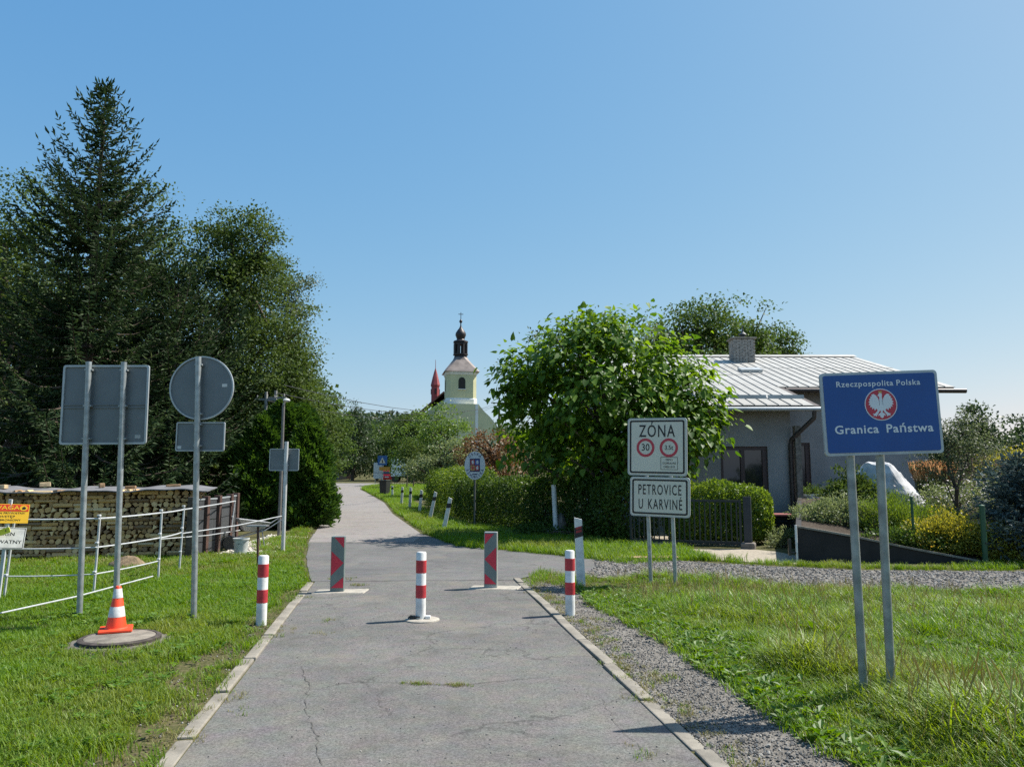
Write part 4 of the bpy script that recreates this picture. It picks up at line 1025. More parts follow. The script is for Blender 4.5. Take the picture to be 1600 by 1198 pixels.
tagp = MB().prism(rrect(.16, .075, .02), -.003, .003).build('yellow_tag', mat('tag_yellow', (.80, .78, .04), .4), None, c3, (0, R(-18), 0)); tag(tagp, 'bright yellow plastic tag hanging over the white notice', 'tag')
MB().prism([(-.01, -.012), (.006, -.012), (0, 0), (.008, .012), (-.008, .012)], -.001, 0).build('bolt_mark', BLACK, tagp, (.03, -.0036, 0))
# wood pile
A = Vector((*G(300, 869), 0)); B = Vector((-12.2, 14.15, 0))
ux = (B - A).normalized(); uy = Vector((-ux.y, ux.x, 0))
if uy.y < 0: uy = -uy
wpil = thing('firewood_pile', 'long stack of split firewood under wavy roofing sheets on the left', 'wood pile', A, (0, 0, math.atan2(ux.y, ux.x)))
WD = [mat(f'split_wood_{i}', c, .85, var=.25, scale=14, bump=.4, bscale=30) for i, c in enumerate([(.68, .43, .18), (.50, .31, .14), (.76, .52, .25), (.30, .19, .10), (.82, .60, .32)])]
def logmesh(m, seed):
    r = random.Random(seed); n = r.choice([3, 4, 5, 6, 7]); mb = MB(); prof = []
    for k in range(n):
        a = 2 * math.pi * k / n + r.uniform(-.25, .25); q = r.uniform(.8, 1.1); prof.append((q * math.cos(a), q * math.sin(a)))
    mb.prism(prof, -.5, .5, 'y'); me = mb.mesh('log', m); return me
LM = [logmesh(WD[i % 5], i) for i in range(20)]
Ltot = (B - A).length; sgn = 1 if (Matrix.Rotation(math.atan2(ux.y, ux.x), 3, 'Z') @ Vector((0, 1, 0))).dot(uy) > 0 else -1
plog = []
rr = random.Random(5); z = .03; nlog = 0
while z < 1.22:
    hh = rr.uniform(.075, .105); x = .0
    while x < 3.9:
        if rr.random() < .20:      # log lying lengthwise
            w = rr.uniform(.28, .42); plog.append((rr.choice(LM), (x + w / 2, sgn * rr.uniform(.0, .03), z + hh / 2), (0, rr.uniform(-.06, .06), R(90) + rr.uniform(-.05, .05)), (hh * .5, w * .97, hh * .5)))
        else:
            w = hh * rr.uniform(.95, 1.5); plog.append((rr.choice(LM), (x + w / 2, sgn * (.19 + rr.uniform(-.05, .04)), z + hh / 2), (rr.uniform(-.05, .05), rr.choice([0, 1.57, 3.14, .8]) + rr.uniform(-.3, .3), rr.uniform(-.08, .08)), (w * .53, .42, hh * .56)))
        nlog += 1; x += w
    # the end of the stack, logs seen lengthwise
    plog.append((rr.choice(LM), (-.0, sgn * .62, z + hh / 2), (0, rr.uniform(0, 3), rr.uniform(-.1, .1)), (.07, .44, hh * .55))); nlog += 1
    plog.append((rr.choice(LM), (.03, sgn * 1.02, z + hh / 2), (0, rr.uniform(0, 3), rr.uniform(-.1, .1)), (.07, .38, hh * .55))); nlog += 1
    z += hh * .93
plog.sort(key=lambda q: -q[3][0] * q[3][2] * (q[3][1] if abs(q[2][2]) > 1 else .1))
for (me_, lo_, ro_, sc2) in plog[:300]: put('log', me_, wpil, lo_, ro_, sc2)
mb = MB()                                           # the smaller pieces wedged between
for (me_, lo_, ro_, sc2) in plog[300:]:
    mb.add([v.co[:] for v in me_.vertices], [tuple(f.vertices) for f in me_.polygons], Matrix.LocRotScale(Vector(lo_), Euler(ro_), Vector(sc2)))
if mb.v: tag(mb.build('small_logs', WD[1], wpil), kind='stuff')
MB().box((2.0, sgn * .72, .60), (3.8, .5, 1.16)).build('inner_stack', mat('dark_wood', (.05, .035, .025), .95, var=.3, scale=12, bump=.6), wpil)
ROOFS = mat('grey_roofing_sheet', (.17, .17, .175), .7, .1, var=.2, scale=3, bump=.15)
for (x0, x1, dz, w_) in ((-.25, 1.9, .02, .0), (1.75, 3.9, .0, .02), (3.75, 6.2, .03, .035)):
    mb = MB(); nxx = 26
    for j in range(2):
        for i in range(nxx):
            x_ = x0 + (x1 - x0) * i / (nxx - 1); zz = 1.29 + dz + .022 * math.sin(x_ * 3.4 + w_ * 60) + .012 * math.sin(x_ * 9) + (0.06 * j)
            y_ = -.16 if j == 0 else 1.25
            mb.v += [(x_, sgn * y_, zz), (x_, sgn * y_, zz - .018)]
    for i in range(nxx - 1):
        a = i * 2; b_ = nxx * 2 + i * 2
        mb.f += [(a, a + 2, b_ + 2, b_), (a + 1, b_ + 1, b_ + 3, a + 3), (a, a + 1, a + 3, a + 2), (b_, b_ + 2, b_ + 3, b_ + 1)]
    mb.f += [(0, nxx * 2, nxx * 2 + 1, 1), (nxx * 2 - 2, nxx * 2 - 1, nxx * 4 - 1, nxx * 4 - 2)]
    mb.build('roofing_sheet', ROOFS, wpil)
MWp = wpil.matrix_basis
PLANKM = mat('pale_plank', (.50, .38, .22), .8, var=.2, scale=10, bump=.3)
for (x_, y_, a_, sz, lb) in ((.55, .75, .2, (.28, .10, .06), 'short weathered wood block on the pile roof near its right end'), (1.25, .25, -.1, (.20, .09, .06), 'grey wood block on the pile roof right of the sign post'), (1.9, .7, .5, (.1, .1, .09), 'small square wood block on the middle of the pile roof'), (3.05, 1.05, .3, (.2, .12, .09), 'pale wood block at the back of the pile roof behind the sign'), (3.6, .35, -.3, (.24, .12, .08), 'split pale log weighing down the pile roof left of the posts'), (4.7, .25, .35, (.3, .14, .1), 'large split log on the pile roof above the yellow notice')):
    w = MWp @ Vector((x_, sgn * y_, 1.315 + .045 * y_ + sz[2] / 2))
    tag(MB().bbox((0, 0, 0), sz, .012).build('wood_block', PLANKM if x_ > 2 else WD[3], None, w, (.04, .05, wpil.rotation_euler.z + a_)), lb, 'wood block', 'wood blocks holding down the pile roof')
# dirt mound
mb = MB(); r = random.Random(2)
for i in range(7):
    q = i / 6
    for k in range(16): rad_ = .30 * (1 - q) ** .7 * r.uniform(.85, 1.15); mb.v.append((rad_ * math.cos(k * .3927) * 1.15, rad_ * math.sin(k * .3927), .22 * (1 - (1 - q) ** 1.6) + r.uniform(-.012, .012) - .02))
for i in range(6):
    for k in range(16): mb.f.append((i * 16 + k, i * 16 + (k + 1) % 16, (i + 1) * 16 + (k + 1) % 16, (i + 1) * 16 + k))
tag(mb.build('dirt_mound', mat('dry_soil', (.20, .145, .085), .95, var=.3, scale=18, bump=1, bscale=40), None, (*G(198, 886), 0), smooth=True), 'small mound of dry brown soil on the lawn before the wood pile', 'soil heap')
# dark panel fence behind the rope fence
pf = thing('panel_fence', 'dark grey panel fence with brown posts right of the wood pile', 'fence', (*G(318, 868), 0))
o0 = pf.location.copy(); pl_ = [Vector((*G(*q), 0)) - o0 for q in ((296, 872), (318, 868), (337, 864), (356, 855), (366, 849))]
PANELG = mat('fence_panel_grey', (.055, .058, .062), .6, var=.15, scale=20)
for i, q in enumerate(pl_):
    MB().bbox(q + Vector((0, 0, .58)), (.13, .13, 1.2), .008).build('post', BROWN if i > 0 else BARK, pf)
    if i:
        a = pl_[i - 1]; d = q - a; an = math.atan2(d.y, d.x); L = d.length - .14
        for k in range(5):
            c = a.lerp(q, .5) + Vector((0, 0, .17 + k * .215)); MB().box(c, (L, .03, .20), (0, 0, an)).build('board', PANELG, pf)
        MB().box(a.lerp(q, .5) + Vector((0, 0, 1.12)), (L, .05, .03), (0, 0, an)).build('cap_rail', SIGNRIM, pf)
# wheelbarrow tipped up, bucket, rusty stake
wg = G(392, 858); t = thing('wheelbarrow', 'grey metal wheelbarrow with red wheel hub tipped up by the pebbles', 'wheelbarrow', (wg[0], wg[1], 0), (0, 0, R(-60)))
t.scale = (.82, .82, .82)
TUB = mat('tub_metal', (.30, .31, .32), .45, .5, var=.15)
mb = MB(); mb.v = [(-.28, -.38, .82), (.28, -.38, .82), (.30, .42, .70), (-.30, .42, .70), (-.16, -.22, .50), (.16, -.22, .50), (.17, .20, .44), (-.17, .20, .44)]
mb.f = [(4, 7, 6, 5), (0, 4, 5, 1), (1, 5, 6, 2), (2, 6, 7, 3), (3, 7, 4, 0)]
tb = mb.build('tub', TUB, t); so = tb.modifiers.new('thickness', 'SOLIDIFY'); so.thickness = .012
for s_ in (-1, 1):
    MB().tube([(s_ * .26, .75, .78), (s_ * .24, .30, .50), (s_ * .10, -.45, .30)], .016, 7).build('handle', TUB, t, smooth=True)
    MB().tube([(s_ * .22, .22, .52), (s_ * .26, .30, .02)], .016, 7).build('leg', TUB, t, smooth=True)
MB().lathe([(.06, -.035), (.17, -.04), (.19, 0), (.17, .04), (.06, .035)], 18).build('tyre', PLASTBLK, t, (0, -.55, .19), (0, R(90), 0), smooth=True)
MB().lathe([(.11, -.03), (.12, 0), (.11, .03)], 16).build('rim', RED, t, (0, -.55, .19), (0, R(90), 0), smooth=True)
bg_ = G(376, 866); t = thing('bucket', 'pale plastic bucket at the edge of the pebbles', 'bucket', (bg_[0], bg_[1], .0))
MB().lathe([(.12, .0), (.155, .30), (.165, .30), (.165, .33), (.15, .33), (.115, .02)], 20).build('pail', mat('pale_plastic', (.50, .52, .50), .5), t, smooth=True)
MB().tube([(-.16, 0, .3), (-.12, -.1, .26), (0, -.15, .22), (.12, -.1, .26), (.16, 0, .3)], .006, 6).build('handle', DARKGREY, t)
sg = G(403, 890); t = thing('garden_stake', 'thin rusty brown stake with crosspiece behind the left bollard', 'stake', (sg[0], sg[1], 0))
hi = P(403, 822, sg[1]); MB().tube([(0, 0, -.05), (hi.x - sg[0], 0, hi.z)], .02, 8).build('rod', mat('rust_brown', (.09, .04, .03), .8), t)
MB().box((hi.x - sg[0], 0, hi.z + .01), (.34, .16, .02)).build('tray', TUB, t)
# wheelie bin
bgx = P(601, 779, 54); zz = hz(bgx.x, 54); t = thing('wheelie_bin', 'black wheelie bin on the grass at the roadside', 'bin', (bgx.x, 54, zz), (0, 0, R(-20)))
MB().box((0, 0, .54), (.46, .5, 1.0), taper=1.22).build('body', PLASTBLK, t)
MB().bbox((0, -.02, 1.075), (.62, .72, .06), .02).build('lid', PLASTBLK, t)
for s_ in (-1, 1): MB().lathe([(.02, -.03), (.1, -.03), (.1, .03), (.02, .03)], 14).build('wheel', PLASTBLK, t, (s_ * .24, .27, .1), (0, R(90), 0))
MB().tube([(-.2, .36, 1.04), (.2, .36, 1.04)], .018, 7).build('handle', PLASTBLK, t)

# ================================================================== HOUSE
PLASTER = mat('grey_plaster', (.29, .285, .28), .95, var=.13, scale=.9, detail=8, bump=.25, bscale=90)
ROOFM = mat('weathered_tin', (.43, .42, .385), .5, .15, var=.18, scale=1.6, bump=.1, bscale=20, col2=(.30, .285, .255))
GLASSM = mat('window_glass', (.02, .022, .024), .06, var=.1, spec=.8)
CURT = mat('net_curtain', (.30, .29, .27), .9, var=.2, scale=30)
FRAMEB = mat('brown_frame', (.060, .030, .026), .5, var=.15, scale=12)
GUTTER = mat('brown_gutter', (.07, .055, .05), .45, .2, var=.15)
XL, XW, XR = 3.6, 8.05, 13.6           # left end, corner of the projecting wing, right end
YF, YM, YB = 22.2, 25.2, 38.2          # wing front, main front, back
hs = thing('house', 'grey rendered single storey house with pale tin roof behind the gate', 'house', (8.6, 22.2, 0))
HO = hs.location.copy()
def hp(mb, name, m, par=None, smooth=False):
    mb.v = [(v[0] - HO.x, v[1] - HO.y, v[2] - HO.z) for v in mb.v]; return mb.build(name, m, par or hs, smooth=smooth)
def eavez(y): return 4.42 + .293 * (y - 24.5)
# front walls with real openings (x0, x1, z0, z1)
def wall_x(y, x0, x1, z0, z1, openings, t=.3):
    mb = MB(); xs = x0
    for (a, b, c, d) in sorted(openings):
        mb.box(((xs + a) / 2, y + t / 2, (z0 + z1) / 2), (a - xs, t, z1 - z0)); mb.box(((a + b) / 2, y + t / 2, (z0 + c) / 2), (b - a, t, c - z0)); mb.box(((a + b) / 2, y + t / 2, (d + z1) / 2), (b - a, t, z1 - d)); xs = b
    mb.box(((xs + x1) / 2, y + t / 2, (z0 + z1) / 2), (x1 - xs, t, z1 - z0)); return mb
win1 = (6.0, 7.36, .72, 2.42); win2 = (8.75, 9.75, .75, 2.65); win3 = (4.1, 5.1, .9, 2.4)
hp(wall_x(YF, XL, XW, 0, eavez(YF) - .05, [win3, win1]), 'wing_wall', PLASTER)
hp(wall_x(YM, XW, XR, 0, eavez(YM) - .05, [win2]), 'main_wall', PLASTER)
mb = MB(); mb.prism([(YF + .3, 0), (YM, 0), (YM, eavez(YM) - .06), (YF + .3, eavez(YF + .3) - .06)], XW - .3, XW, 'x'); hp(mb, 'wing_side_wall', PLASTER)
RZ = eavez(31.6)
for x_ in (XL, XR - .3):
    y0 = YF + .3 if x_ == XL else YM + .3
    mb = MB(); mb.prism([(y0, 0), (YB, 0), (YB, 4.55), (31.6, RZ - .08), (y0, eavez(y0) - .06)], x_, x_ + .3, 'x'); hp(mb, 'gable_wall', PLASTER)
mb = MB(); mb.box(((XL + XR) / 2, YB + .16, 2.2), (XR - XL, .3, 4.4)); hp(mb, 'back_wall', PLASTER)
for (x0, x1, z0, z1), y, panes in ((win1, YF, 2), (win2, YM, 2), (win3, YF, 2)):
    w = bpy.data.objects.new('window', None); C.objects.link(w); w.parent = hs; w.location = Vector(((x0 + x1) / 2, y + .09, z0)) - HO
    W, Hh = x1 - x0, z1 - z0; f = MB()
    f.box((0, 0, .035), (W, .07, .07)); f.box((0, 0, Hh - .05), (W, .07, .10)); f.box((-W / 2 + .045, 0, Hh / 2 - .01), (.09, .07, Hh - .17)); f.box((W / 2 - .07, 0, Hh / 2 - .01), (.14, .07, Hh - .17)); f.box((-.03, 0, Hh / 2 - .01), (.12, .072, Hh - .17))
    f.build('frame', FRAMEB, w)
    for s_ in (-1, 1):
        MB().box((s_ * W / 4 - .03 + (.01 if s_ < 0 else -.01), .012, Hh / 2), (W / 2 - .15, .012, Hh - .18)).build('pane', GLASSM, w)
    MB().box((-.03, .12, Hh - .25), (W - .3, .01, .06)).build('blind', CURT, w)
    MB().box((0, -.12, -.02), (W + .12, .14, .04)).build('sill', SIGNRIM, w)
# roof: tin sheets with standing seams, each its own piece
pitch = math.atan(.293)
def panelmesh(w, L):
    mb = MB(); mb.box((w / 2, L / 2, -.008), (w - .002, L, .016)); mb.box((.009, L / 2, .012), (.018, L, .026)); return mb.mesh('roof_sheet', ROOFM)
PW = .335
roof = bpy.data.objects.new('roof', None); C.objects.link(roof); roof.parent = hs; roof.location = (0, 0, 0)
Llow = (31.6 - 21.55) / math.cos(pitch); Lhigh = (31.6 - 24.45) / math.cos(pitch)
m1, m2 = panelmesh(PW, Llow), panelmesh(PW, Lhigh)
x = XL - .45; r = random.Random(3)
while x < 14.05:
    lowp = x + PW < 8.75
    y0 = 21.55 if lowp else 24.45
    o = put('roof_sheet', m1 if lowp else m2, roof, Vector((x, y0, eavez(y0) + r.uniform(-.003, .003))) - HO, (pitch, 0, 0)); x += PW
xe = x
# crossways joints where sheets overlap, snow guard near the eave, ridge cap, back slope
for (x0, x1, yy) in ((XL - .45, 8.7, 26.9), (8.75, xe, 28.4)): hp(MB().box(((x0 + x1) / 2, yy, eavez(yy) + .006), (x1 - x0, .05, .012), (pitch, 0, 0)), 'sheet_overlap', ROOFM)
for (x0, x1, yy) in ((5.2, 6.3, 22.25), (6.35, 7.4, 22.25), (7.45, 8.5, 22.25)): hp(MB().box(((x0 + x1) / 2, yy, eavez(yy) + .10), (x1 - x0, .012, .12), (-.25, 0, 0)), 'snow_guard', ROOFM)
hp(MB().prism([(31.3, RZ - .05), (31.6, RZ + .07), (31.9, RZ - .05), (31.6, RZ + .045)], XL - .47, xe + .02, 'x'), 'ridge_cap', ROOFM)
hp(MB().prism([(31.62, RZ), (38.9, RZ - .293 * 7.28), (38.9, RZ - .293 * 7.28 - .03), (31.62, RZ - .03)], XL - .45, xe, 'x'), 'rear_slope', ROOFM)
SOFF = mat('dark_soffit', (.07, .055, .05), .7, var=.2)
hp(MB().prism([(21.58, eavez(21.58) - .03), (31.4, eavez(31.4) - .03), (31.4, eavez(31.4) - .12), (21.58, eavez(21.58) - .10)], XL - .43, 8.70, 'x'), 'wing_roof_boards', SOFF)
hp(MB().prism([(24.48, eavez(24.48) - .03), (31.4, eavez(31.4) - .03), (31.4, eavez(31.4) - .12), (24.48, eavez(24.48) - .14)], 8.72, xe - .03, 'x'), 'main_roof_boards', SOFF)
hp(MB().tube([(XL - .45, 21.50, eavez(21.5) - .10), (8.72, 21.50, eavez(21.5) - .10)], .06, 10), 'wing_gutter', SIGNRIM, smooth=True)
hp(MB().tube([(8.75, 24.40, eavez(24.4) - .10), (xe + .3, 24.40, eavez(24.4) - .12)], .075, 10), 'main_gutter', GUTTER, smooth=True)
ez = eavez(21.5) - .15
hp(MB().tube([(8.50, 21.52, ez + .03), (8.49, 21.54, ez - .2), (8.02, 22.08, ez - .78), (8.0, 22.12, ez - .95), (8.0, 22.12, .3)], .065, 10), 'downpipe', GUTTER, smooth=True)
hp(MB().box((8.17, 22.06, 1.5), (.16, .2, 3.0)), 'corner_post', mat('weathered_timber', (.20, .175, .145), .9, var=.25, scale=8, bump=.3))
# chimney with brickwork
ch = bpy.data.objects.new('chimney', None); C.objects.link(ch); ch.parent = hs; cc = P(1160, 568, 30.2); ch.location = Vector((cc.x, 30.2, 5.85)) - HO
BR = mat('pale_brick', (.36, .33, .29), .9, var=.25, scale=9)
mb = MB(); r = random.Random(4); wz = .052
for k in range(17):
    for side in range(2):
        for j in range(4):
            off = (k % 2) * .11; xx = -.43 + j * .225 + off
            L = .205; x0 = max(-.43, xx - .1); x1 = min(.43, xx + .105 + .0)
            if x1 - x0 > .03: mb.box(((x0 + x1) / 2, (-.30 if side == 0 else .30), .06 + k * wz * 1.18), (x1 - x0, .07 + r.uniform(0, .008), wz))
    for sx in (-1, 1):
        for j in range(2): mb.box((sx * .40, -.13 + j * .24, .06 + k * wz * 1.18), (.07 + r.uniform(0, .008), .21, wz))
bo = mb.build('brickwork', BR, ch); tag(bo, kind='stuff')
MB().box((0, 0, .5), (.80, .58, 1.16)).build('mortar_core', mat('mortar', (.30, .28, .26), .95), ch)
MB().bbox((0, 0, 1.12), (1.0, .76, .06), .01).build('cap', CONC, ch)
MB().box((0, -.05, -.02), (1.0, .85, .16), (.2, 0, 0)).build('flashing', ROOFM, ch)
MB().lathe([(.09, 0), (.09, .12), (.16, .13), (.16, .16), (.05, .26), (.02, .40), (.015, .55)], 12).build('flue_cowl', DARKGREY, ch, (.05, 0, 1.15))
q = P(1172, 583, 27.6); hp(MB().box((q.x, 27.6, eavez(27.6) + .06), (.75, .55, .10), (pitch, 0, 0)), 'roof_hatch', SIGNRIM)
# louvred box with red tiled top beside the corner
lg = thing('louvred_bin_store', 'dark slatted box with red tiled top at the house corner', 'box', (*G(1228, 850), 0))
MB().box((0, .3, .32), (.40, .5, .62)).build('core', PLASTBLK, lg)
for k in range(7): MB().box((0, .03, .07 + k * .088), (.42, .03, .045), (.5, 0, 0)).build('slat', DARKGREY, lg)
MB().bbox((0, .28, .665), (.50, .66, .05), .012).build('top', mat('red_tile', (.23, .06, .05), .7, var=.2), lg)

# ================================================================== GATE, RETAINING WALL, POSTS
g0 = Vector((*G(985, 851), 0)); g1 = Vector((*G(1160, 857), 0)); d = g1 - g0; an = math.atan2(d.y, d.x); L = d.length
gt = thing('driveway_gate', 'dark grey metal gate of thin upright bars before the drive', 'gate', g0, (0, 0, an))
GT = mat('gate_paint', (.014, .020, .022), .5, .1, var=.1)
for (zz, hh) in ((.12, .06), (1.03, .05)): MB().box((L / 2, 0, zz), (L, .04, hh)).build('rail', GT, gt)
for x_ in (.02, L - .02): MB().box((x_, 0, .575), (.05, .045, .86)).build('stile', GT, gt)
bar = MB().box((0, 0, .575), (.028, .02, .855)).mesh('bar', GT); nb = 21
for i in range(nb): put('bar', bar, gt, (.1 + (L - .2) * i / (nb - 1), 0, 0))
MB().box((L + .13, .02, .55), (.16, .14, 1.16)).build('gate_post', mat('gate_post_paint', (.02, .026, .034), .5, .1, var=.1), gt)
MB().bbox((L + .13, -.02, .06), (.30, .34, .16), .03).build('post_foot', STONE, gt)
# retaining wall, top falls to the right
rw = thing('retaining_wall', 'black retaining wall with pale coping falling towards the right', 'wall', (W0.x, W0.y, 0))
d = W1 - W0; an = math.atan2(d.y, d.x); L = d.length
rw.rotation_euler = (0, 0, an)
TAR = mat('bitumen_black', (.014, .012, .012), .7, var=.35, scale=3, bump=.3, bscale=30)
top_ = lambda s: float(np.interp(s, [0, .3, .65, 1], [.63, .47, .24, .04]))
ss = [i / 10 for i in range(11)]
MB().prism([(0, -.1), (L, -.1)] + [(s * L, top_(s)) for s in reversed(ss)], 0, .10).build('wall_face', TAR, rw)
mb = MB()
for i in range(10):
    a, b = ss[i], ss[i + 1]; v0 = len(mb.v)
    for s in (a, b):
        for (yy, zz) in ((-.025, .0), (.14, .0), (.14, .035), (-.025, .035)): mb.v.append((s * L, yy, top_(s) + zz + .002))
    mb.f += [(v0, v0 + 4, v0 + 5, v0 + 1), (v0 + 1, v0 + 5, v0 + 6, v0 + 2), (v0 + 2, v0 + 6, v0 + 7, v0 + 3), (v0 + 3, v0 + 7, v0 + 4, v0)]
mb.build('coping', CONC, rw)
MB().prism([(0, -.1), (7.6, -.1), (7.6, .97), (4.6, .95), (0, .63)], 0, .10, 'x').build('return_wall', TAR, rw, (-.0, .11, 0), (0, 0, -an - math.atan(.378)))
wpz = W0; t = thing('white_gate_post', 'slim white post with black hinge at the retaining wall corner', 'post', (W0.x - .06, W0.y - .10, 0))
MB().tube([(0, 0, -.05), (0, 0, .68)], .022, 10).build('post', WHITE, t, smooth=True)
MB().bbox((-.08, 0, .18), (.13, .03, .03), .005).build('hinge', PLASTBLK, t); MB().box((-.13, .0, .28), (.05, .05, .30)).build('latch_block', PLASTBLK, t)
GREENP = mat('green_post', (.015, .075, .035), .5, var=.1)
for (px, pt, Y, lb) in ((1534, 792, 13.9, 'green fence post at the foot of the golden bushes'), (1424, 778, 14.6, 'thin dark green fence post behind the retaining wall')):
    q = P(px, pt, Y); zb = bedz(q.x, Y); t = thing('green_post', lb, 'fence post', (q.x, Y, zb), group='green garden fence posts')
    rr_ = .045 if Y < 14 else .024
    MB().tube([(0, 0, -.1), (0, 0, q.z - zb)], rr_, 10).build('tube', GREENP, t, smooth=True); MB().lathe([(rr_ + .006, 0), (rr_ + .006, .03), (0, .05)], 10).build('cap', GREENP, t, (0, 0, q.z - zb))
    MB().box((0, 0, .35), (.02, .11, .03)).build('clip', PLASTBLK, t)
QZ = mat('white_quartz', (.60, .60, .60), .8, var=.3, scale=3.5, bump=1.0, bscale=5, col2=(.27, .28, .29), detail=9)
q = P(1392, 790, 18.6)
def boulder():
    bm = bmesh.new(); bmesh.ops.create_icosphere(bm, subdivisions=4, radius=1); r = np.random.default_rng(8)
    pl = [(unit(np.array(n_, float)), d_) for n_, d_ in (((.75, -.35, .62), .50), ((-.95, -.3, .25), .62), ((0, -1, .25), .55), ((-.1, -.2, 1), .80), ((.5, -.75, .5), .52), ((-.45, -.8, .4), .60), ((.35, .2, 1), .72), ((1, -.1, .2), .85))]
    ph = r.random((8, 3)) * 6
    for v in bm.verts:
        c = np.array(v.co)
        for (nn, dd) in pl:
            k = c @ nn
            if k > dd: c = c - nn * (k - dd)
        c *= 1 + .02 * np.sin(c * 9 + ph[0]).sum() + .012 * np.sin(c * 23 + ph[1]).sum(); v.co = (c[0] * .98, c[1] * .6, c[2] * .92)
    me = bpy.data.meshes.new('white_boulder'); bm.to_mesh(me); bm.free(); me.materials.append(QZ); return me
tag(put('white_boulder', boulder(), None, (q.x + .02, 18.6, q.z + .28), (0, 0, .1)), 'large white quartz boulder standing in the garden bed', 'boulder')
# planter on the house step
t = thing('planter', 'pale tall planter with trailing plant beside the second window', 'planter', (8.55, 22.3, .0))
MB().lathe([(.22, .0), (.27, 1.0), (.29, 1.0), (.29, 1.06), (.24, 1.06), (.2, .9)], 16).build('pot', WHITE, t, smooth=True)

# ================================================================== CHURCH (140 m away)
CY = 140.0
cb = P(719, 632, CY); gz = hz(cb.x, CY)
CREAM = mat('pale_yellow_plaster', (.60, .58, .35), .9, var=.06, scale=.4); CWHITE = mat('white_plaster', (.78, .78, .74), .9, var=.05, scale=.5)
CROOF = mat('brown_tin_roof', (.22, .185, .165), .6, .2, var=.2, scale=.8); CDARK = mat('dark_copper', (.035, .027, .026), .5, .2, var=.2, scale=1); CRED = mat('red_tin', (.30, .055, .055), .6, .1, var=.15, scale=1); CTILE = mat('red_brown_tiles', (.26, .10, .07), .8, var=.2, scale=1)
chh = thing('church', 'pale yellow church with onion domed tower beyond the trees', 'church', (cb.x, CY, gz), (0, 0, R(10)))
px = CY / FPX * 1.007
def cz(py): return P(719, py, CY).z - gz
def oct_(w, ch_=.12):
    a = w / 2; c = w * ch_; return [(a, -a + c), (a, a - c), (a - c, a), (-a + c, a), (-a, a - c), (-a, -a + c), (-a + c, -a), (a - c, -a)]
def tier(mb, secs):
    o = len(mb.v); n = 8
    for (w, z, c) in secs: mb.v += [(x_, y_, z) for x_, y_ in oct_(w, c)]
    for i in range(len(secs) - 1):
        for k in range(n): mb.f.append((o + i * n + k, o + i * n + (k + 1) % n, o + (i + 1) * n + (k + 1) % n, o + (i + 1) * n + k))
    mb.f.append(tuple(o + k for k in range(n))[::-1]); mb.f.append(tuple(o + (len(secs) - 1) * n + k for k in range(n))); return mb
TW = 46 * px
tier(MB(), [(TW, 0, .12), (TW, cz(584), .12)]).build('tower_wall', CREAM, chh)
tier(MB(), [(TW * 1.05, cz(634), .12), (TW * 1.05, cz(626), .12), (TW * 1.01, cz(624), .12)]).build('white_band', CWHITE, chh)
tier(MB(), [(TW * 1.02, cz(588), .12), (TW * 1.08, cz(585), .12), (TW * 1.08, cz(583.5), .12)]).build('cornice', CWHITE, chh)
tier(MB(), [(TW * 1.19, cz(583.4), .05), (TW * 1.10, cz(580), .07), (TW * .82, cz(572), .12), (TW * .52, cz(563), .2), (TW * .44, cz(559), .29)]).build('tower_roof', CROOF, chh)
lan = tier(MB(), [(TW * .45, cz(559.5), .29), (TW * .40, cz(556), .29), (TW * .49, cz(555), .29), (TW * .49, cz(553.5), .29), (TW * .40, cz(553), .29)]).build('lantern', CDARK, chh)
for k in range(8):
    a = R(22.5 + 45 * k); rr_ = TW * .195; MB().box((rr_ * math.cos(a), rr_ * math.sin(a), (cz(553.2) + cz(537)) / 2), (TW * .09, TW * .075, cz(537) - cz(553.2)), (0, 0, a)).build('pillar', CDARK, lan)
tier(MB(), [(TW * .40, cz(539), .29), (TW * .40, cz(536), .29), (TW * .49, cz(535.5), .29), (TW * .48, cz(533.5), .29), (TW * .34, cz(532), .29)]).build('lantern_cornice', CDARK, lan)
MB().lathe([(TW * .16, cz(532.4)), (TW * .13, cz(530)), (TW * .15, cz(527.5)), (TW * .182, cz(524)), (TW * .175, cz(520.5)), (TW * .12, cz(516.5)), (TW * .06, cz(513)), (TW * .022, cz(509)), (TW * .018, cz(505)), (TW * .05, cz(503.5)), (TW * .055, cz(502)), (TW * .04, cz(500.3)), (TW * .012, cz(499)), (TW * .010, cz(488))], 20).build('onion_dome', CDARK, chh, smooth=True)
MB().box((0, 0, cz(491)), (.9, .1, .1)).build('cross_arm', CDARK, chh)
for (ax_, w_, zz0, zz1) in ((0, .115 * TW * 2, 610, 592), (1, .08 * TW * 2, 612, 594)):
    a0, a1 = cz(zz0), cz(zz1); ww = w_ / 2; pts = [(-ww, a0), (ww, a0), (ww, a1 - ww)] + [(ww * math.cos(R(q)), a1 - ww + ww * math.sin(R(q))) for q in (30, 60, 90, 120, 150)] + [(-ww, a1 - ww)]
    wdw = MB().prism(pts, -.04, .04).build('belfry_window', mat('dark_louvres', (.03, .028, .02), .8), chh, (0, -TW / 2 - .0, 0) if ax_ == 0 else (-TW / 2, 0, 0), (0, 0, 0) if ax_ == 0 else (0, 0, R(-90)))
    MB().box((0, -.05, (a0 + a1) / 2 - .2), (ww * .12, .06, a1 - a0 - ww)).build('mullion', FRAMEB, wdw); MB().box((0, -.08, a0 - .06), (ww * 2.3, .25, .12)).build('sill', CWHITE, wdw)
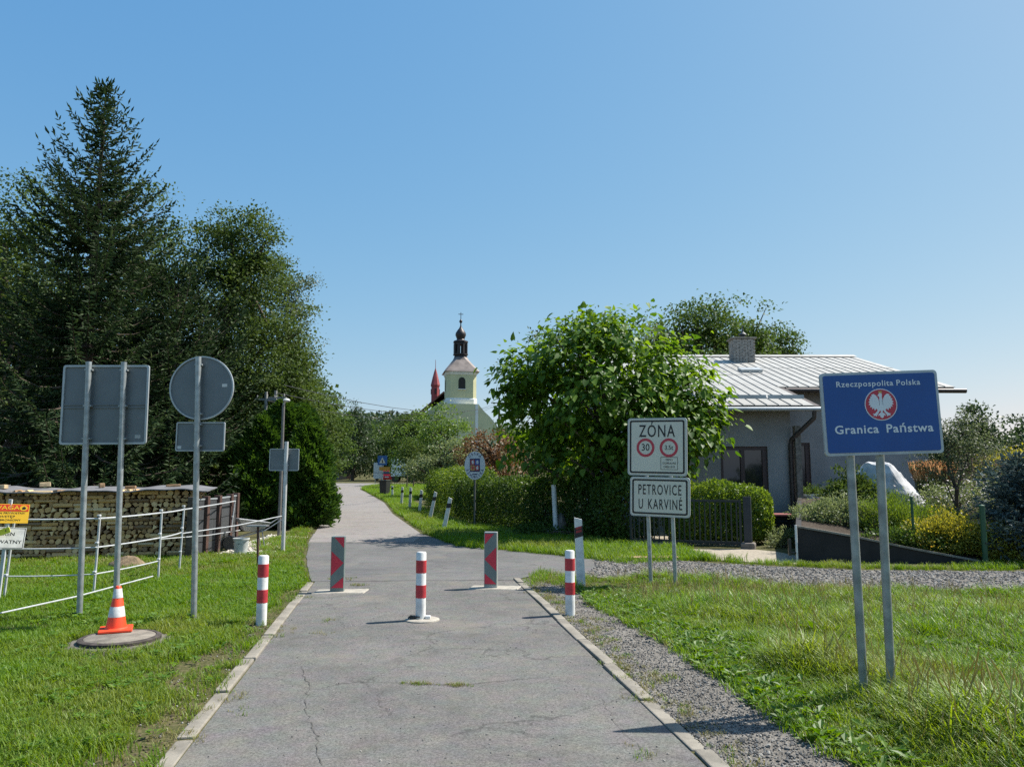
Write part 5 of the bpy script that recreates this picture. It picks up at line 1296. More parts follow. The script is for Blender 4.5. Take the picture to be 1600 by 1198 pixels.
# gable front with sweeping shoulders, nave roof and ridge turret
shp = [(-6.6, 0), (6.2, 0), (6.2, cz(668)), (5.7, cz(660)), (4.9, cz(652)), (4.0, cz(645)), (3.3, cz(638)), (2.9, cz(633.5)), (-3.2, cz(633.5)), (-4.4, cz(645)), (-6.6, cz(668))]
MB().prism(shp, -TW / 2 - .9, -TW / 2 - .2).build('west_gable', CREAM, chh)
MB().box((2.6, -TW / 2 - .93, (cz(634) + 0) / 2), (.5, .1, cz(634))).build('pilaster', CWHITE, chh)
MB().prism([(-10, 0), (5.5, 0), (5.5, cz(668)), (-2.8, cz(622)), (-10, cz(668))], TW / 2 + .3, TW / 2 + 22).build('nave', CREAM, chh)
MB().prism([(-10.8, cz(668)), (-2.8, cz(609)), (6.0, cz(672)), (6.0, cz(674)), (-2.8, cz(612)), (-10.8, cz(671))], TW / 2 + .05, TW / 2 + 22.5).build('nave_roof', CTILE, chh)
tw2 = P(680, 620, CY + 14); tv = Vector((tw2.x - cb.x, 14, 0)); tv = Matrix.Rotation(R(-10), 3, 'Z') @ tv
def tz(py): return P(680, py, CY + 14).z - gz
tu = bpy.data.objects.new('ridge_turret', None); C.objects.link(tu); tu.parent = chh; tu.location = tv
MB().lathe([(.85, tz(646)), (.85, tz(604)), (.95, tz(603.5)), (.95, tz(602))], 8).build('turret_wall', CRED, tu)
MB().lathe([(1.0, tz(602)), (.62, tz(590)), (.3, tz(581)), (.06, tz(575)), (.04, tz(562))], 8).build('spire', CRED, tu)
for k in range(4):
    a = R(-90 + 90 * k + 0); MB().box((.86 * math.cos(a), .86 * math.sin(a), (tz(616) + tz(608)) / 2), (.40, .10, tz(608) - tz(616)), (0, 0, a + R(90))).build('turret_opening', CDARK, tu)

# ================================================================== FAR ROADSIDE THINGS
def at(px, py, Y): return P(px, py, Y)
def ground_at(px, Y):
    x_ = P(px, 750, Y).x; return Vector((x_, Y, hz(x_, Y)))
g = ground_at(597, 75); t = thing('crossing_sign', 'blue square pedestrian crossing sign over a yellow arrow board', 'road sign', g)
hi = at(597, 719, 75); q = at(597, 713, 75).z - g.z; MB().tube([(0, .05, -.1), (0, .05, q)], .05, 8).build('post', GALV, t)
c_ = at(597.5, 719, 75); p = MB().prism(rrect(.92, .92, .05), -.02, .02).build('blue_panel', mat('sign_blue_far', (.03, .12, .34), .4), t, (c_.x - g.x, 0, c_.z - g.z)); MB().prism([(-.30, -.28), (.30, -.28), (0, .30)], -.004, 0).build('white_triangle', SIGNWHITE, p, (0, -.021, 0)); MB().prism([(-.04, -.24), (.09, -.24), (.05, -.05), (.0, .12), (-.05, -.03)], -.004, 0).build('walking_figure', BLACK, p, (0, -.026, 0))
c_ = at(601, 732, 75); MB().prism(rrect(1.05, .36, .03), -.015, .015).build('yellow_board', mat('arrow_yellow', (.60, .28, .04), .5), t, (c_.x - g.x, -.03, c_.z - g.z))
g = ground_at(591, 79 - 3); t = thing('information_board', 'tall white information board on two legs by the crossing road', 'board', g)
c_ = at(591, 735, 76); MB().prism(rrect(.95, 1.55, .03), -.02, .02).build('panel', mat('board_white', (.62, .68, .70), .5), t, (c_.x - g.x, .1, c_.z - g.z)); MB().box((c_.x - g.x, .078, c_.z - g.z - .2), (.8, .004, .03)).build('print_line', NAVY, t)
for s_ in (-.3, .3): MB().tube([(c_.x - g.x + s_, .13, -.1), (c_.x - g.x + s_, .13, c_.z - g.z)], .035, 7).build('leg', GALV, t)
# red car and white box lorry parked beyond the crossing road
g = ground_at(608, 100); t = thing('red_car', 'red hatchback parked beyond the crossing road, seen from behind', 'car', g)
CARR = mat('car_red', (.45, .02, .03), .3, var=.05)
MB().bbox((0, 0, .58), (1.66, 3.8, .62), .12).build('body', CARR, t, smooth=True)
mb = MB(); mb.v = [(-.76, -1.8, .85), (.76, -1.8, .85), (.76, 1.0, .85), (-.76, 1.0, .85), (-.6, -1.5, 1.42), (.6, -1.5, 1.42), (.58, .35, 1.42), (-.58, .35, 1.42)]; mb.f = [(4, 5, 6, 7), (0, 1, 5, 4), (1, 2, 6, 5), (2, 3, 7, 6), (3, 0, 4, 7)]; cab = mb.build('cabin', CARR, t)
MB().box((0, -1.67, 1.16), (1.16, .02, .36), (-.48, 0, 0)).build('rear_window', GLASSM, cab)
for s_ in (-1, 1):
    MB().box((s_ * .70, -1.915, .78), (.16, .03, .26)).build('tail_light', SIGNRED, t)
    for yy in (-1.2, 1.2): MB().lathe([(.1, -.1), (.3, -.1), (.31, 0), (.3, .1), (.1, .1)], 14).build('wheel', PLASTBLK, t, (s_ * .74, yy, .31), (0, R(90), 0))
MB().box((0, -1.915, .6), (.5, .02, .12)).build('number_plate', WHITE, t)
g = ground_at(633, 96); t = thing('white_lorry', 'white box lorry parked behind the roadside saplings', 'lorry', g)
MB().bbox((0, 0, 1.75), (3.2, 2.3, 2.1), .05).build('box_body', mat('lorry_white', (.68, .74, .76), .5), t)
for x_ in (-1.1, -.55): MB().box((x_, -1.16, 2.25), (.28, .02, .3)).build('side_window', GLASSM, t)
MB().box((0, 0, .62), (3.3, 1.2, .14)).build('chassis', DARKGREY, t)
for x_ in (-1.1, 1.0):
    for s_ in (-1, 1): MB().lathe([(.12, -.12), (.42, -.12), (.42, .12), (.12, .12)], 14).build('wheel', PLASTBLK, t, (x_, s_ * .95, .42), (R(90), 0, 0))
# shed
g = ground_at(541, 118); t = thing('red_roofed_shed', 'small shed with red roof and white gable at the far left of the crossing', 'shed', g, (0, 0, R(25)))
MB().box((-.3, 0, 1.0), (2.2, 2.2, 2.0)).build('wall', mat('shed_brown', (.18, .15, .13), .9), t); MB().prism([(-1.6, 1.9), (-.3, 3.2), (1.1, 1.9), (-.3, 3.05)], -1.4, 1.3).build('roof', mat('shed_roof', (.30, .10, .08), .8), t); MB().prism([(-1.3, 1.9), (.9, 1.9), (-.3, 3.0)], -1.1, -1.0).build('gable', CWHITE, t); MB().box((.2, -1.12, .85), (.75, .06, 1.6)).build('door', BROWN, t)
# power poles and lines
POLEW = mat('concrete_pole', (.30, .29, .27), .9, var=.15)
poles = []
for (px, pt, Y, lb, m_) in ((416, 612, 24.9, 'concrete power pole left of the twin pole among the trees', POLEW), (431, 610, 25.2, 'taller leg of the concrete twin power pole', POLEW), (780, 625, 70, 'dark wooden power pole right of the church', BARK)):
    q = at(px, pt, Y); zb = hz(q.x, Y); t = thing('power_pole', lb, 'pole', (q.x, Y, zb), group='power poles'); MB().tube([(0, 0, -.2), (0, 0, q.z - zb)], [.15 if Y > 60 else .07, .09 if Y > 60 else .05], 10).build('shaft', m_, t, smooth=True)
    MB().box((0, 0, q.z - zb - .25), (1.5 if Y > 60 else .7, .07, .07)).build('crossarm', m_, t)
    for x_ in ((-.65, 0, .65) if Y > 60 else (-.28, 0, .28)): MB().lathe([(.02, 0), (.03, .03), (.02, .07), (.01, .09)], 8).build('insulator', POLEW, t, (x_, 0, q.z - zb - .2))
    poles.append(Vector((q.x, Y, q.z - .08)))
WIRE = mat('wire_black', (.03, .03, .03), .6)
for i, off in enumerate((-.65, 0, .65)):
    a = poles[1] + Vector((off * .4, 0, off * .4)); b = poles[2] + Vector((off, 0, -.1 - .5 * (i == 0))); c = b + Vector((40, 10, .5))
    pts = [a.lerp(b, k / 12) - Vector((0, 0, .9 * (1 - (2 * k / 12 - 1) ** 2))) for k in range(13)] + [b.lerp(c, k / 8) - Vector((0, 0, .8 * (1 - (2 * k / 8 - 1) ** 2))) for k in range(1, 9)]
    tag(MB().tube(pts, .012, 5).build('power_line', WIRE, None), 'thin dark power line crossing before the church, %s of three' % ('lowest', 'middle', 'topmost')[i], 'wire', 'power lines')
q = at(443, 632, 20.5); t = thing('street_lamp', 'slim street lamp with pale head above the small sign', 'street lamp', (q.x, 20.5, 0)); MB().tube([(0, 0, -.1), (0, 0, q.z)], [.05, .04], 10).build('mast', mat('lamp_mast', (.16, .15, .14), .6), t, smooth=True)
MB().tube([(0, 0, q.z - .02), (.05, -.04, q.z + .08), (.10, -.08, q.z + .10)], .03, 8).build('arm', PALEPOST, t); MB().lathe([(.04, 0), (.09, .02), (.10, .05), (.06, .09), (.02, .10)], 12).build('lamp_head', PALEPOST, t, (.10, -.08, q.z + .06), smooth=True)

# ================================================================== TREES, HEDGES, SHRUBS
SPR = leafmat('spruce_needles', (.022, .048, .018), (.062, .105, .036), (.12, .16, .06), .18, .6, .25)
BSPR = leafmat('blue_spruce_needles', (.05, .08, .08), (.12, .17, .165), None, .15, .6, .25)
DEC = leafmat('dark_broadleaf', (.034, .064, .014), (.085, .13, .028), (.15, .175, .05), .34, .6, .2)
DEC2 = leafmat('mid_broadleaf', (.04, .08, .016), (.09, .145, .03), (.14, .175, .05), .35, .6, .2)
DECL = leafmat('light_broadleaf', (.06, .12, .018), (.13, .21, .035), (.2, .25, .06), .4)
BIR = leafmat('grey_leaf', (.05, .075, .03), (.11, .14, .06), (.17, .18, .10), .35)
THU = leafmat('thuja_sprays', (.032, .080, .013), (.085, .17, .026), (.14, .25, .045), .3)
CAT = leafmat('catalpa_leaves', (.042, .105, .013), (.15, .255, .028), None, .45, .5, .3)
CATB = mat('pale_bark', (.14, .115, .09), .95, var=.3, scale=10, bump=.7, bscale=22)
RUS = leafmat('brown_foliage', (.09, .055, .022), (.20, .105, .04), (.13, .13, .04), .3)
HED = leafmat('hedge_leaves', (.03, .065, .012), (.095, .16, .026), (.17, .23, .045), .35)
HEDL = leafmat('hedge_light', (.07, .13, .018), (.17, .25, .035), (.26, .30, .06), .4)
GOLDL = leafmat('golden_leaves', (.16, .19, .03), (.38, .34, .05), (.48, .26, .06), .42)
YELL = leafmat('yellow_leaves', (.22, .24, .03), (.40, .36, .05), None, .4)
GRG = leafmat('grey_green_leaves', (.09, .13, .05), (.20, .24, .10), (.30, .32, .17), .4)
FAR = leafmat('far_wood', (.022, .045, .018), (.055, .09, .032), (.09, .115, .05), .3)
# --- the big spruce
sp = P(165, 130, 21.0)
spruce('spruce_tree', 'tall dark spruce with pointed top left behind the wood pile', (sp.x, 21.0, 0), sp.z, 4.6, SPR, 5, z0=.10, spacing=.28, nb=(6, 9), shootL=.17, shootW=.055, droop=.30, dens=2.6, power=1.0)
sp2 = P(300, 440, 24)
spruce('spruce_tree', 'shorter spruce with hanging branches behind the round sign', (sp2.x, 23.0, 0), sp2.z, 3.4, SPR, 9, z0=.07, spacing=.28, nb=(6, 9), shootL=.18, shootW=.06, droop=.35, dens=2.4, power=.6)
# --- broadleaf trees on the left
def lob(px, py, Y, rx_, rz_, ry=None):
    c = P(px, py, Y); return (c.x, Y, c.z, rx_, ry or rx_, rz_)
Yl = 29
broad_tree('lime_tree', 'large dark broadleaf tree right of the spruce', (P(375, 700, Yl).x, Yl, 0), P(360, 380, Yl), .34,
    [lob(355, 420, Yl, 1.6, 2.0), lob(320, 500, Yl, 2.0, 2.2), lob(400, 480, Yl, 2.0, 2.2), lob(432, 555, Yl - .5, 1.4, 1.9), lob(370, 600, Yl - 1, 2.4, 2.2), lob(300, 620, Yl, 2.2, 2.2), lob(440, 640, Yl, 1.4, 1.9), lob(395, 385, Yl, 1.0, 1.2), lob(345, 360, Yl, .8, .9)], 460, 150, .30, .115, .08, DEC, 1, inner=.5)
broad_tree('ash_tree', 'slender grey green tree at the right edge of the left grove', (P(455, 700, 33).x, 33, 0), P(450, 480, 33), .18,
    [lob(430, 440, 33, 1.0, 1.1), lob(460, 470, 33, .7, .9), lob(440, 510, 33, 1.1, 1.4), lob(465, 560, 33, .7, 1.1), lob(475, 440, 33, .4, .35)], 150, 70, .26, .11, .065, BIR, 2, inner=.35, wob=.3)
broad_tree('maple_tree', 'broad green tree at the left edge behind the spruce', (P(-10, 700, 26).x, 26, 0), P(0, 380, 26), .34,
    [lob(20, 340, 27, 1.7, 1.6), lob(-40, 420, 27, 2.4, 2.4), lob(60, 420, 26.5, 1.7, 1.9), lob(-20, 560, 26, 2.6, 2.6), lob(230, 330, 28, 1.3, 1.3), lob(255, 420, 28, 1.5, 1.6), lob(150, 470, 29.5, 2.4, 2.2), lob(60, 500, 29.5, 2.4, 2.2), lob(240, 500, 29.5, 2.0, 2.2)], 520, 100, .36, .13, .09, DEC, 3)
broad_tree('grove_tree', 'dark tree deep in the grove above the wood pile', (P(120, 700, 31).x, 31, 0), P(120, 520, 31), .3,
    [lob(60, 600, 31, 3.2, 3.2), lob(160, 600, 31, 3.2, 3.4), lob(250, 600, 31, 2.6, 3.0), lob(0, 690, 31, 2.8, 2.2), lob(130, 700, 31, 3.0, 1.9), lob(240, 700, 31, 2.6, 1.9), lob(-60, 620, 31, 2.6, 3)], 420, 80, .5, .24, .18, DEC, 4)
broad_tree('grove_tree', 'shaded tree behind the panel fence and wheelbarrow', (P(350, 700, 34).x, 34, 0), P(340, 600, 34), .25,
    [lob(330, 660, 34, 2.6, 2.4), lob(400, 690, 34, 2.2, 2.0), lob(290, 730, 33, 2.2, 1.6), lob(430, 740, 34, 2.0, 1.4), lob(440, 650, 35, 1.6, 2.0)], 300, 80, .45, .22, .17, DEC, 6)
# --- conifer hedge at the bend of the road, made of single thujas
thj = [(478, 23.8, 3.05, .62, 'thuja at the road edge, rightmost of the conifer row'), (462, 24.4, 3.6, .68, 'second thuja from the road edge in the conifer row'), (440, 24.2, 3.8, .75, 'third thuja, behind the lamp post in the conifer row'), (408, 23.8, 3.3, .8, 'leftmost thuja of the conifer row, beside the spruce'), (468, 26.5, 3.9, .72, 'tall thuja at the back of the conifer row')]
for i, (px, Y, hh, rd, lb) in enumerate(thj):
    b0 = P(px, 750, Y); base = (b0.x, Y, 0)
    t = thing('thuja_tree', lb, 'tree', base, group='conifer row at the road bend')
    n = 24000; r0 = np.random.default_rng(50 + i); u = r0.random(n) ** .8; az = r0.uniform(0, 6.283, n)
    lump = 1 + .20 * np.sin(az * 3 + u * 9 + i) + .18 * np.sin(az * 5 - u * 17 + i * 2) + .14 * np.sin(az * 9 + u * 31 + i) + .10 * np.sin(az * 17 - u * 50) + (r0.random(n) < .06) * .3 * r0.random(n)
    rad = rd * 1.25 * np.sqrt(np.clip(1 - u ** 1.7, 0, 1)) * (.55 + .45 * r0.random(n) ** .35) * lump * np.clip(.75 + u * 2, 0, 1)
    pos = np.stack([rad * np.cos(az), rad * np.sin(az), .05 + u * hh], 1)
    out = np.stack([np.cos(az), np.sin(az), az * 0], 1)
    T = unit(out * .75 + np.array([0, 0, .55]) + r0.normal(size=(n, 3)) * .35); N = unit(r0.normal(size=(n, 3)) + out * .5)
    sz = r0.uniform(.6, 1.3, n)
    put('crown', leafmesh('crown', pos, T, N, .17 * sz, .08 * sz, SHOOT, THU, np.clip(r0.random(n) * .6 + .4 * (np.sin(az * 3 + u * 9) * .5 + .5), 0, 1)), t)
    MB().tube([(0, 0, -.1), (0, 0, hh * .9)], [.07, .02], 7).build('trunk', BARK, t)
# --- the big-leaved tree by the gate
ct = Vector((2.75, 21.2, 0))
t = thing('catalpa_tree', 'round bright green tree with large heart shaped leaves before the house', 'tree', ct)
lobes = [lob(905, 560, 20.2, 1.25, 1.0), lob(990, 555, 20.2, 1.25, 1.0), lob(860, 610, 20.2, 1.1, 1.1), lob(950, 620, 19.8, 1.7, 1.3), lob(1050, 615, 20.2, 1.15, 1.1), lob(1068, 660, 20.0, .95, .95), lob(850, 680, 21.3, 1.1, 1.0), lob(930, 700, 21.0, 1.4, 1.1), lob(1020, 690, 19.9, 1.3, 1.1), lob(900, 735, 21.8, 1.0, .7), lob(1092, 660, 20, .55, .7), lob(815, 590, 20.2, .65, .7), lob(935, 520, 20.3, .9, .6), lob(800, 630, 20.2, .45, .5)]
pos, out, pid, cl = lobe_points(lobes, 760, 19, .22, .5, .8, .26, 77)
n = len(pos)
T = unit(out * .75 + rdir(n) * .45 + np.array([0, 0, -.55])); N = unit(out * .6 + rdir(n) * .45 + np.array([0, 0, .75]))
sz = .065 + .15 * rng.random(n) ** 1.4; rn = rng.random(n)
score = -(pos[:, 1]) + .25 * pos[:, 2] + sz * 4 + rng.random(n) * .4
order = np.argsort(-score); big = order[:300]; rest = order[300:]; c0 = np.array(ct)
put('crown', leafmesh('crown', pos[rest] - c0, T[rest], N[rest], sz[rest], sz[rest] * .92, HEART, CAT, rn[rest]), t)['kind'] = 'stuff'
LV = [leafmesh('leaf', np.zeros((1, 3)), np.array([[0, 1., 0]]), np.array([[0, 0, 1.]]), 1., .92, HEART, CAT, np.array([v])) for v in (.1, .35, .6, .85, 1.0)]
for i in big:
    Ti = Vector(T[i]).normalized(); Bi = Ti.cross(Vector(N[i])).normalized(); Ni = Bi.cross(Ti)
    M = Matrix((Bi, Ti, Ni)).transposed()
    put('leaf', LV[int(rn[i] * 4.99)], t, pos[i] - c0, M.to_euler(), (sz[i],) * 3)
tree_skeleton((0, 0, 0), (-.1, -.1, 3.4), .17, [tuple(c - c0) for c in cl[::22]], 3, .1).build('trunk', CATB, t, smooth=True)
# --- trees behind the house
broad_tree('walnut_tree', 'large broadleaf tree rising behind the house roof', (P(1110, 700, 44).x, 44, 0), P(1110, 560, 44), .3,
    [lob(1105, 505, 44, 2.2, 1.5), lob(1060, 525, 44, 1.9, 1.4), lob(1150, 520, 44, 2.0, 1.5), lob(1030, 550, 44, 1.5, 1.3), lob(1110, 560, 44, 3.0, 1.8), lob(1175, 560, 44, 1.4, 1.2)], 300, 55, .36, .2, .13, DEC2, 11, wob=.25)
broad_tree('walnut_tree', 'smaller tree behind the roof right of the chimney', (P(1220, 700, 47).x, 47, 0), P(1220, 580, 47), .22,
    [lob(1215, 540, 47, 1.1, 1.0), lob(1235, 565, 47, 1.1, .9), lob(1195, 560, 47, 1.2, 1.2), lob(1222, 522, 47, .5, .6)], 110, 45, .32, .18, .12, DEC2, 12, wob=.3)
broad_tree('birch_tree', 'thin grey topped tree peeping over the catalpa', (P(930, 700, 36).x, 36, 0), P(930, 540, 36), .16,
    [lob(945, 515, 36, .9, .8), lob(895, 530, 36, 1.2, 1.0), lob(850, 560, 36, 1.0, 1.1), lob(990, 530, 36, 1.1, 1.0), lob(800, 580, 36, .5, .6), lob(920, 570, 36, 2.2, 1.4)], 170, 42, .3, .14, .08, BIR, 13, wob=.35)
# --- hedges
hedge('long_hedge', 'long dark clipped hedge under the catalpa along the drive', [(3.05, 19.0), (2.45, 20.0), (.75, 22.6), (-.45, 25.1), (-1.5, 28.0)], 1.42, 1.2, 52000, HED, .075, .05, 1)
hedge('roadside_hedge', 'bright topped hedge end curving along the row of guide posts', [(-1.4, 29.0), (-2.2, 31.8), (-3.1, 35.8)], 1.75, 1.7, 26000, HEDL, .085, .055, 2)
hedge('gate_hedge', 'clipped green hedge with rounded end behind the gate post', [(4.0, 18.75), (5.0, 18.45), (5.75, 18.25)], 1.32, 1.15, 30000, HEDL, .06, .04, 3)
# --- trees in the middle distance
mids = [('village_tree', 'sunlit green tree standing before the church', 685, 640, 78, [(685, 655, 2.2, 1.8), (665, 680, 2.6, 2.2), (700, 690, 3.0, 2.4), (640, 715, 2.4, 2.0), (680, 730, 3.2, 1.6)], DECL, 260, .24),
        ('village_tree', 'loose greenish tree with pale leaves above the hedge end', 690, 730, 50, [(690, 735, 1.6, 1.0), (665, 730, 1.3, .9), (720, 725, 1.5, 1.2), (700, 710, 1.2, .9)], GRG, 150, .16),
        ('copper_tree', 'rust brown tree between the oval sign and the catalpa', 765, 700, 44, [(765, 698, 1.5, .9), (738, 712, 1.2, .8), (785, 725, 1.3, 1.0), (760, 737, 1.5, .9)], RUS, 150, .13),
        ('village_tree', 'tall pointed dark tree left of the crossing', 552, 680, 105, [(552, 645, 1.1, 1.6), (552, 665, 1.9, 2.2), (550, 690, 2.6, 2.6), (553, 715, 3.0, 2.2)], FAR, 190, .30),
        ('village_tree', 'round green tree above the crossing signs', 590, 680, 112, [(590, 690, 3.6, 2.8), (575, 715, 3.2, 2.4), (612, 705, 3.4, 2.8), (600, 725, 4.0, 1.8), (630, 690, 3.0, 2.6)], DEC2, 240, .34),
        ('village_tree', 'dark leafy tree over the white lorry', 640, 700, 104, [(640, 690, 3.2, 2.8), (660, 715, 3.4, 2.2), (625, 722, 2.8, 1.5), (650, 670, 2.2, 2.0)], DEC, 210, .32),
        ('village_tree', 'tree above the far end of the road on its left', 522, 680, 70, [(510, 640, 1.8, 1.7), (520, 665, 1.7, 1.8), (505, 690, 2.4, 2.2), (528, 700, 1.4, 1.8), (490, 655, 2.2, 2.2), (518, 725, 1.4, 1.2)], DEC2, 240, .22),
        ('village_tree', 'leafy tree behind the conifer row', 480, 680, 52, [(470, 625, 2.0, 2.2), (490, 660, 1.9, 2.2), (450, 650, 2.4, 2.6), (505, 640, .9, 1.0), (480, 700, 2.2, 2.0)], DEC, 250, .2),
        ('village_tree', 'tree beyond the shed at the far left of the crossing', 532, 720, 135, [(530, 715, 3.6, 2.6), (545, 725, 3.0, 2.0), (560, 730, 3.0, 2.0)], FAR, 150, .34),
        ('garden_tree', 'dark tree behind the copper tree and the catalpa', 830, 700, 55, [(820, 690, 2.6, 2.0), (860, 720, 2.8, 2.0), (790, 740, 2.4, 1.2), (900, 700, 2.6, 2.4)], DEC, 190, .2)]
for i, (nm, lb, px, py, Y, ls_, m, nc, cr) in enumerate(mids):
    b0 = P(px, py, Y); zb = hz(b0.x, Y); tp = P(px, min(l[1] for l in ls_), Y)
    broad_tree(nm, lb, (b0.x, Y, zb), tp, .22, [lob(a, b, Y, c_, d_) for (a, b, c_, d_) in ls_], nc, 44, cr * 1.6, cr * .95, cr * .65, m, 20 + i, wob=.25)
# saplings with stakes on the roadside green
for (px, Y, hh, lb) in ((636, 66, 3.4, 'sapling on two stakes left of the lorry'), (646, 67, 3.6, 'sapling nearest the hedge end on the roadside green')):
    g = ground_at(px, Y); t = thing('sapling', lb, 'tree', g, group='roadside saplings')
    MB().tube([(0, 0, -.1), (.02, 0, hh)], [.06, .02], 6).build('trunk', BARK, t)
    pos, out, pid, cl = lobe_points([(g.x, Y, g.z + hh, .9, .9, .9), (g.x, Y, g.z + hh - .7, .8, .8, .7)], 40, 30, .2, .3, .7, .2, px); n = len(pos)
    put('crown', leafmesh('crown', pos - np.array(g), unit(out + rdir(n)), rdir(n), .16, .1, LEAF, DEC, rng.random(n)), t)
# far wooded hill: one mass
n = 26000; x = rng.uniform(-190, 30, n); y = rng.uniform(196, 330, n); z = H(x, y); crown = 4 + 4 * np.abs(smooth_noise(x, y, 71, .12)) + 2.2 * np.abs(smooth_noise(x, y, 73, .4))
pos = np.stack([x, y, z + crown * rng.random(n) ** .3], 1)
tag(put('hillside_wood', leafmesh('hillside_wood', pos, rdir(n), unit(rdir(n) + np.array([0, -.3, .8])), rng.uniform(1.0, 2.2, n), rng.uniform(.7, 1.5, n), LEAF, FAR)), 'distant dark wood on the hill behind the village', 'wood', kind='stuff')
# tree line on the right
for i, (px, pt, Y, w, m, lb) in enumerate(((1480, 690, 60, 2.2, FAR, 'dark tree just right of the house gable in the far tree line'), (1525, 630, 58, 1.6, FAR, 'pointed tree standing tallest in the far tree line'), (1560, 665, 66, 3.0, DEC, 'broad tree in the far tree line above the yellow shrub'), (1605, 650, 60, 2.8, FAR, 'dark tree at the right edge of the picture'), (1500, 672, 75, 3.2, DEC2, 'paler tree behind the young garden tree'))):
    tp = P(px, pt, Y); x_ = tp.x; hh = tp.z
    broad_tree('far_tree', lb, (x_, Y, 0), (x_, Y, hh * .8), .2, [(x_, Y, hh * .8, w * .6, w * .6, hh * .2), (x_ - w * .3, Y, hh * .5, w, w, hh * .32), (x_ + w * .4, Y, hh * .45, w, w, hh * .35), (x_, Y, hh * .25, w * 1.2, w, hh * .25)], 180, 44, .34, .26, .18, m, 60 + i, group='far tree line on the right', wob=.25)
# --- garden bed
def bp(px, py, Y): q = P(px, py, Y); return (q.x, Y, bedz(q.x, Y))
shrub('cypress_shrub', 'feathery yellow green shrub right behind the retaining wall middle', bp(1395, 800, 15.6), [(0, 0, .35, .50, .45, .45), (.35, 0, .3, .4, .4, .38), (-.3, 0, .32, .4, .4, .38)], 150, 70, .09, .075, .014, HEDL, 1, upright=.5)
shrub('potentilla_shrub', 'grey green low shrub beside the left post of the blue sign', bp(1312, 800, 15.9), [(0, 0, .28, .48, .4, .36), (-.3, .1, .22, .3, .3, .3), (.35, 0, .22, .35, .3, .3)], 130, 60, .09, .05, .025, GRG, 2)
shrub('spirea_shrub', 'golden orange tipped bush left of the green post', bp(1480, 830, 14.75), [(0, 0, .30, .50, .4, .40), (.35, -.05, .24, .4, .36, .34), (-.36, 0, .26, .42, .36, .34)], 170, 70, .085, .05, .024, GOLDL, 3)
shrub('spirea_shrub', 'golden bush right of the green post before the blue spruce', bp(1558, 840, 14.4), [(0, 0, .28, .36, .34, .36), (.15, -.1, .2, .35, .3, .28)], 110, 65, .08, .05, .024, GOLDL, 4)
shrub('underplanting_shrub', 'dark green low shrub along the wall top under the golden bush', bp(1440, 850, 14.7), [(0, 0, .15, .5, .25, .22), (.7, 0, .14, .5, .25, .22), (-.6, 0, .15, .4, .25, .22)], 110, 50, .08, .06, .03, HED, 5)
shrub('rhododendron_shrub', 'glossy dark evergreen shrub left of the white boulder', bp(1325, 780, 18.2), [(0, 0, .45, .42, .4, .48), (.35, 0, .35, .35, .35, .38), (-.2, 0, .3, .35, .3, .3)], 110, 30, .10, .11, .045, DEC, 6)
shrub('yellow_shrub', 'bright yellow shrub at the right edge of the garden', bp(1575, 740, 24), [(0, 0, 1.0, .9, .8, .8), (.7, 0, .9, .8, .8, .75), (-.5, 0, .8, .6, .6, .6)], 190, 50, .14, .09, .05, YELL, 7)
shrub('flower_shrub', 'shrub dotted with pale pink and white blossom under the young tree', bp(1495, 790, 18.0), [(0, 0, .35, .7, .5, .45), (.6, 0, .4, .55, .5, .5), (-.5, 0, .3, .5, .4, .4), (1.0, 0, .3, .5, .4, .4)], 150, 46, .11, .05, .03, GRG, 8)
q = bp(1495, 790, 18.0); n = 420
ps = np.stack([rng.normal(q[0] + .25, .65, n), rng.normal(17.75, .25, n), q[2] + .25 + np.abs(rng.normal(.3, .22, n))], 1)
tag(put('blossom', leafmesh('blossom', ps, rdir(n), unit(rdir(n) * .5 + np.array([.3, -.4, .7])), rng.uniform(.03, .06, n), rng.uniform(.03, .06, n), LEAF, leafmat('blossom_pale', (.55, .48, .50), (.75, .72, .70), None, .3))), 'pale blossoms scattered over the flowering shrub', 'flowers', kind='stuff')
shrub('berry_shrub', 'purplish brown shrub behind the white blossoms', bp(1530, 770, 20.2), [(0, 0, .7, .7, .6, .6), (.6, 0, .6, .5, .5, .5), (-.5, 0, .5, .5, .5, .45)], 120, 46, .12, .06, .035, leafmat('purple_leaves', (.06, .05, .04), (.14, .11, .09), None, .3), 9)
shrub('ground_cover', 'low mixed ground cover at the left end of the garden bed', (6.6, 16.9, bedz(6.6, 16.9)), [(0, 0, .10, .5, .4, .18), (-.5, -.9, .10, .35, .4, .16), (.55, .6, .12, .5, .4, .2), (.5, -.9, .12, .45, .4, .22), (1.1, 1.6, .12, .5, .5, .25)], 150, 50, .08, .055, .028, GRG, 10)
shrub('ground_cover', 'green ground cover between the boulder and the wall', (8.2, 16.4, bedz(8.2, 16.4)), [(0, 0, .12, .8, .5, .22), (1.0, .3, .14, .6, .5, .26), (.6, 1.4, .14, .9, .6, .26)], 150, 50, .09, .06, .03, HED, 12)
for i, (x_, y_, s_) in enumerate(((6.75, 17.7, .12), (7.1, 18.3, .10), (6.45, 16.5, .09), (7.45, 18.0, .13))):
    rock('edging_stone', ['pale edging stone beside the planter path', 'small pale edging stone in the ground cover', 'little stone nearest the wall corner', 'largest pale edging stone by the evergreen shrub'][i], (x_, y_, bedz(x_, y_) + .04), (s_, s_ * .8, s_ * .6), mat('edging_stone', (.42, .39, .34), .9, var=.2), 40 + i, 2)
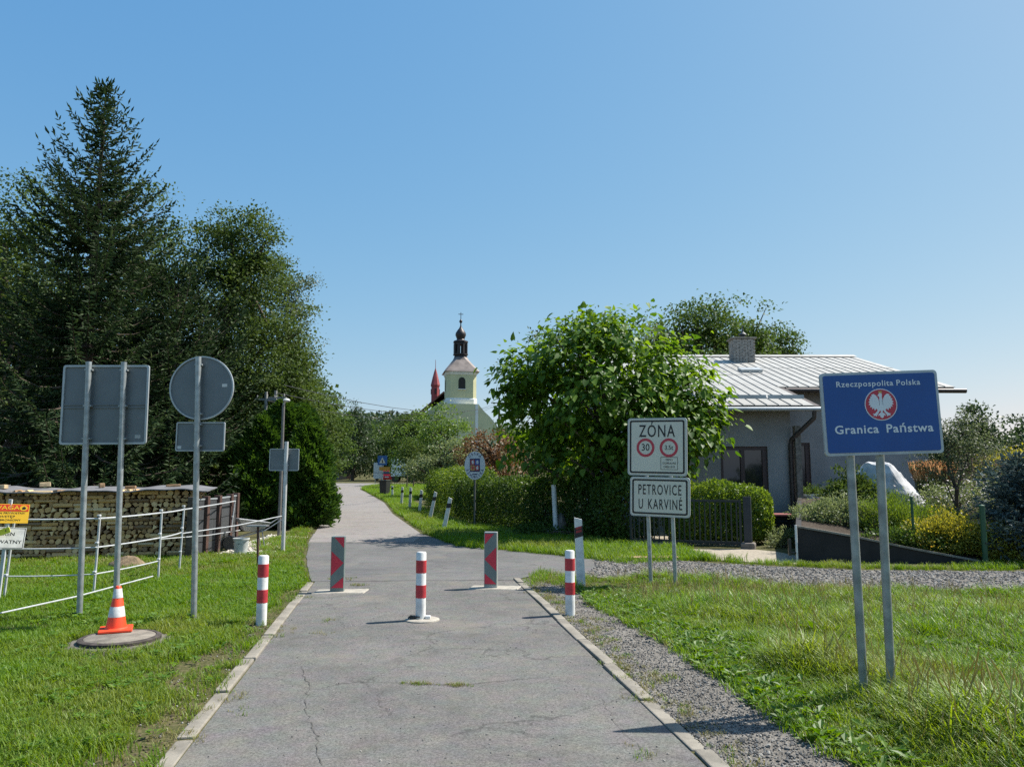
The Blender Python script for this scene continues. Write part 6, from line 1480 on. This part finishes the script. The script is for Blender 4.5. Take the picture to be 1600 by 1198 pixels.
# ornamental reed grass
for (px, Y, lb) in ((1450, 19.2, 'tuft of tan feather reed grass next to the boulder'), (1473, 19.4, 'tuft of tan feather reed grass on the right of its neighbour')):
    b0 = bp(px, 790, Y); t = thing('reed_grass', lb, 'ornamental grass', b0, group='tan reed grasses'); n = 900; r0 = np.random.default_rng(px)
    a = r0.uniform(0, 6.28, n); le = r0.random(n) * .32; pos = np.stack([np.cos(a) * .12 * r0.random(n), np.sin(a) * .12 * r0.random(n), a * 0], 1)
    T = np.stack([np.cos(a) * le, np.sin(a) * le, a * 0 + 1], 1); L = r0.uniform(.55, .85, n)
    put('blades', leafmesh('blades', pos, T, r0.normal(size=(n, 3)), L, .016, LEAF, GRG), t)
    k = 420; tips = pos[:k] + unit(T[:k]) * (L[:k, None] * .95)
    put('plumes', leafmesh('plumes', tips, T[:k], r0.normal(size=(k, 3)), .34, .035, SHOOT, leafmat('tan_plumes', (.42, .26, .12), (.60, .40, .20), None, .3)), t)
# young tree with thin trunk
yt = bp(1505, 830, 17.0); tp = P(1490, 650, 17.0)
broad_tree('young_tree', 'young small leaved tree with thin leaning trunk in the garden bed', yt, (tp.x, 17.0, tp.z), .045,
    [lob(1495, 690, 17, .60, .5), lob(1475, 720, 17, .55, .45), lob(1530, 715, 17, .5, .5), lob(1500, 665, 17, .4, .4), lob(1535, 690, 17, .35, .35), lob(1470, 690, 17, .35, .4)], 150, 42, .10, .055, .032, BIR, 31, wob=.3, inner=.3)
b0 = bp(1600, 860, 14.6); tp = P(1600, 728, 14.6)
spruce('blue_spruce_tree', 'small blue spruce at the right edge behind the golden bush', b0, tp.z - b0[2] + .1, 1.0, BSPR, 21, z0=.05, spacing=.12, nb=(7, 10), shootL=.10, shootW=.04, droop=.02, dens=2.6, power=.8)
# plants on the planter and at the hedge foot
shrub('trailing_plant', 'trailing green plant spilling from the pale planter', (8.55, 22.3, 1.0), [(0, 0, .05, .34, .3, .18)], 40, 30, .07, .07, .03, DEC2, 41)
shrub('gate_plants', 'low leafy plants and pale flowers at the foot of the gate hedge', (6.0, 17.4, 0), [(0, 0, .14, .5, .25, .2), (.6, .1, .16, .4, .25, .24)], 60, 40, .07, .08, .02, GRG, 42)
shrub('roadside_weeds', 'weeds growing at the stone by the hedge foot', (wp[0] - .5, wp[1] - .35, 0), [(0, 0, .12, .7, .2, .16), (1.2, -.3, .12, .6, .2, .16)], 70, 30, .07, .08, .035, HED, 43)
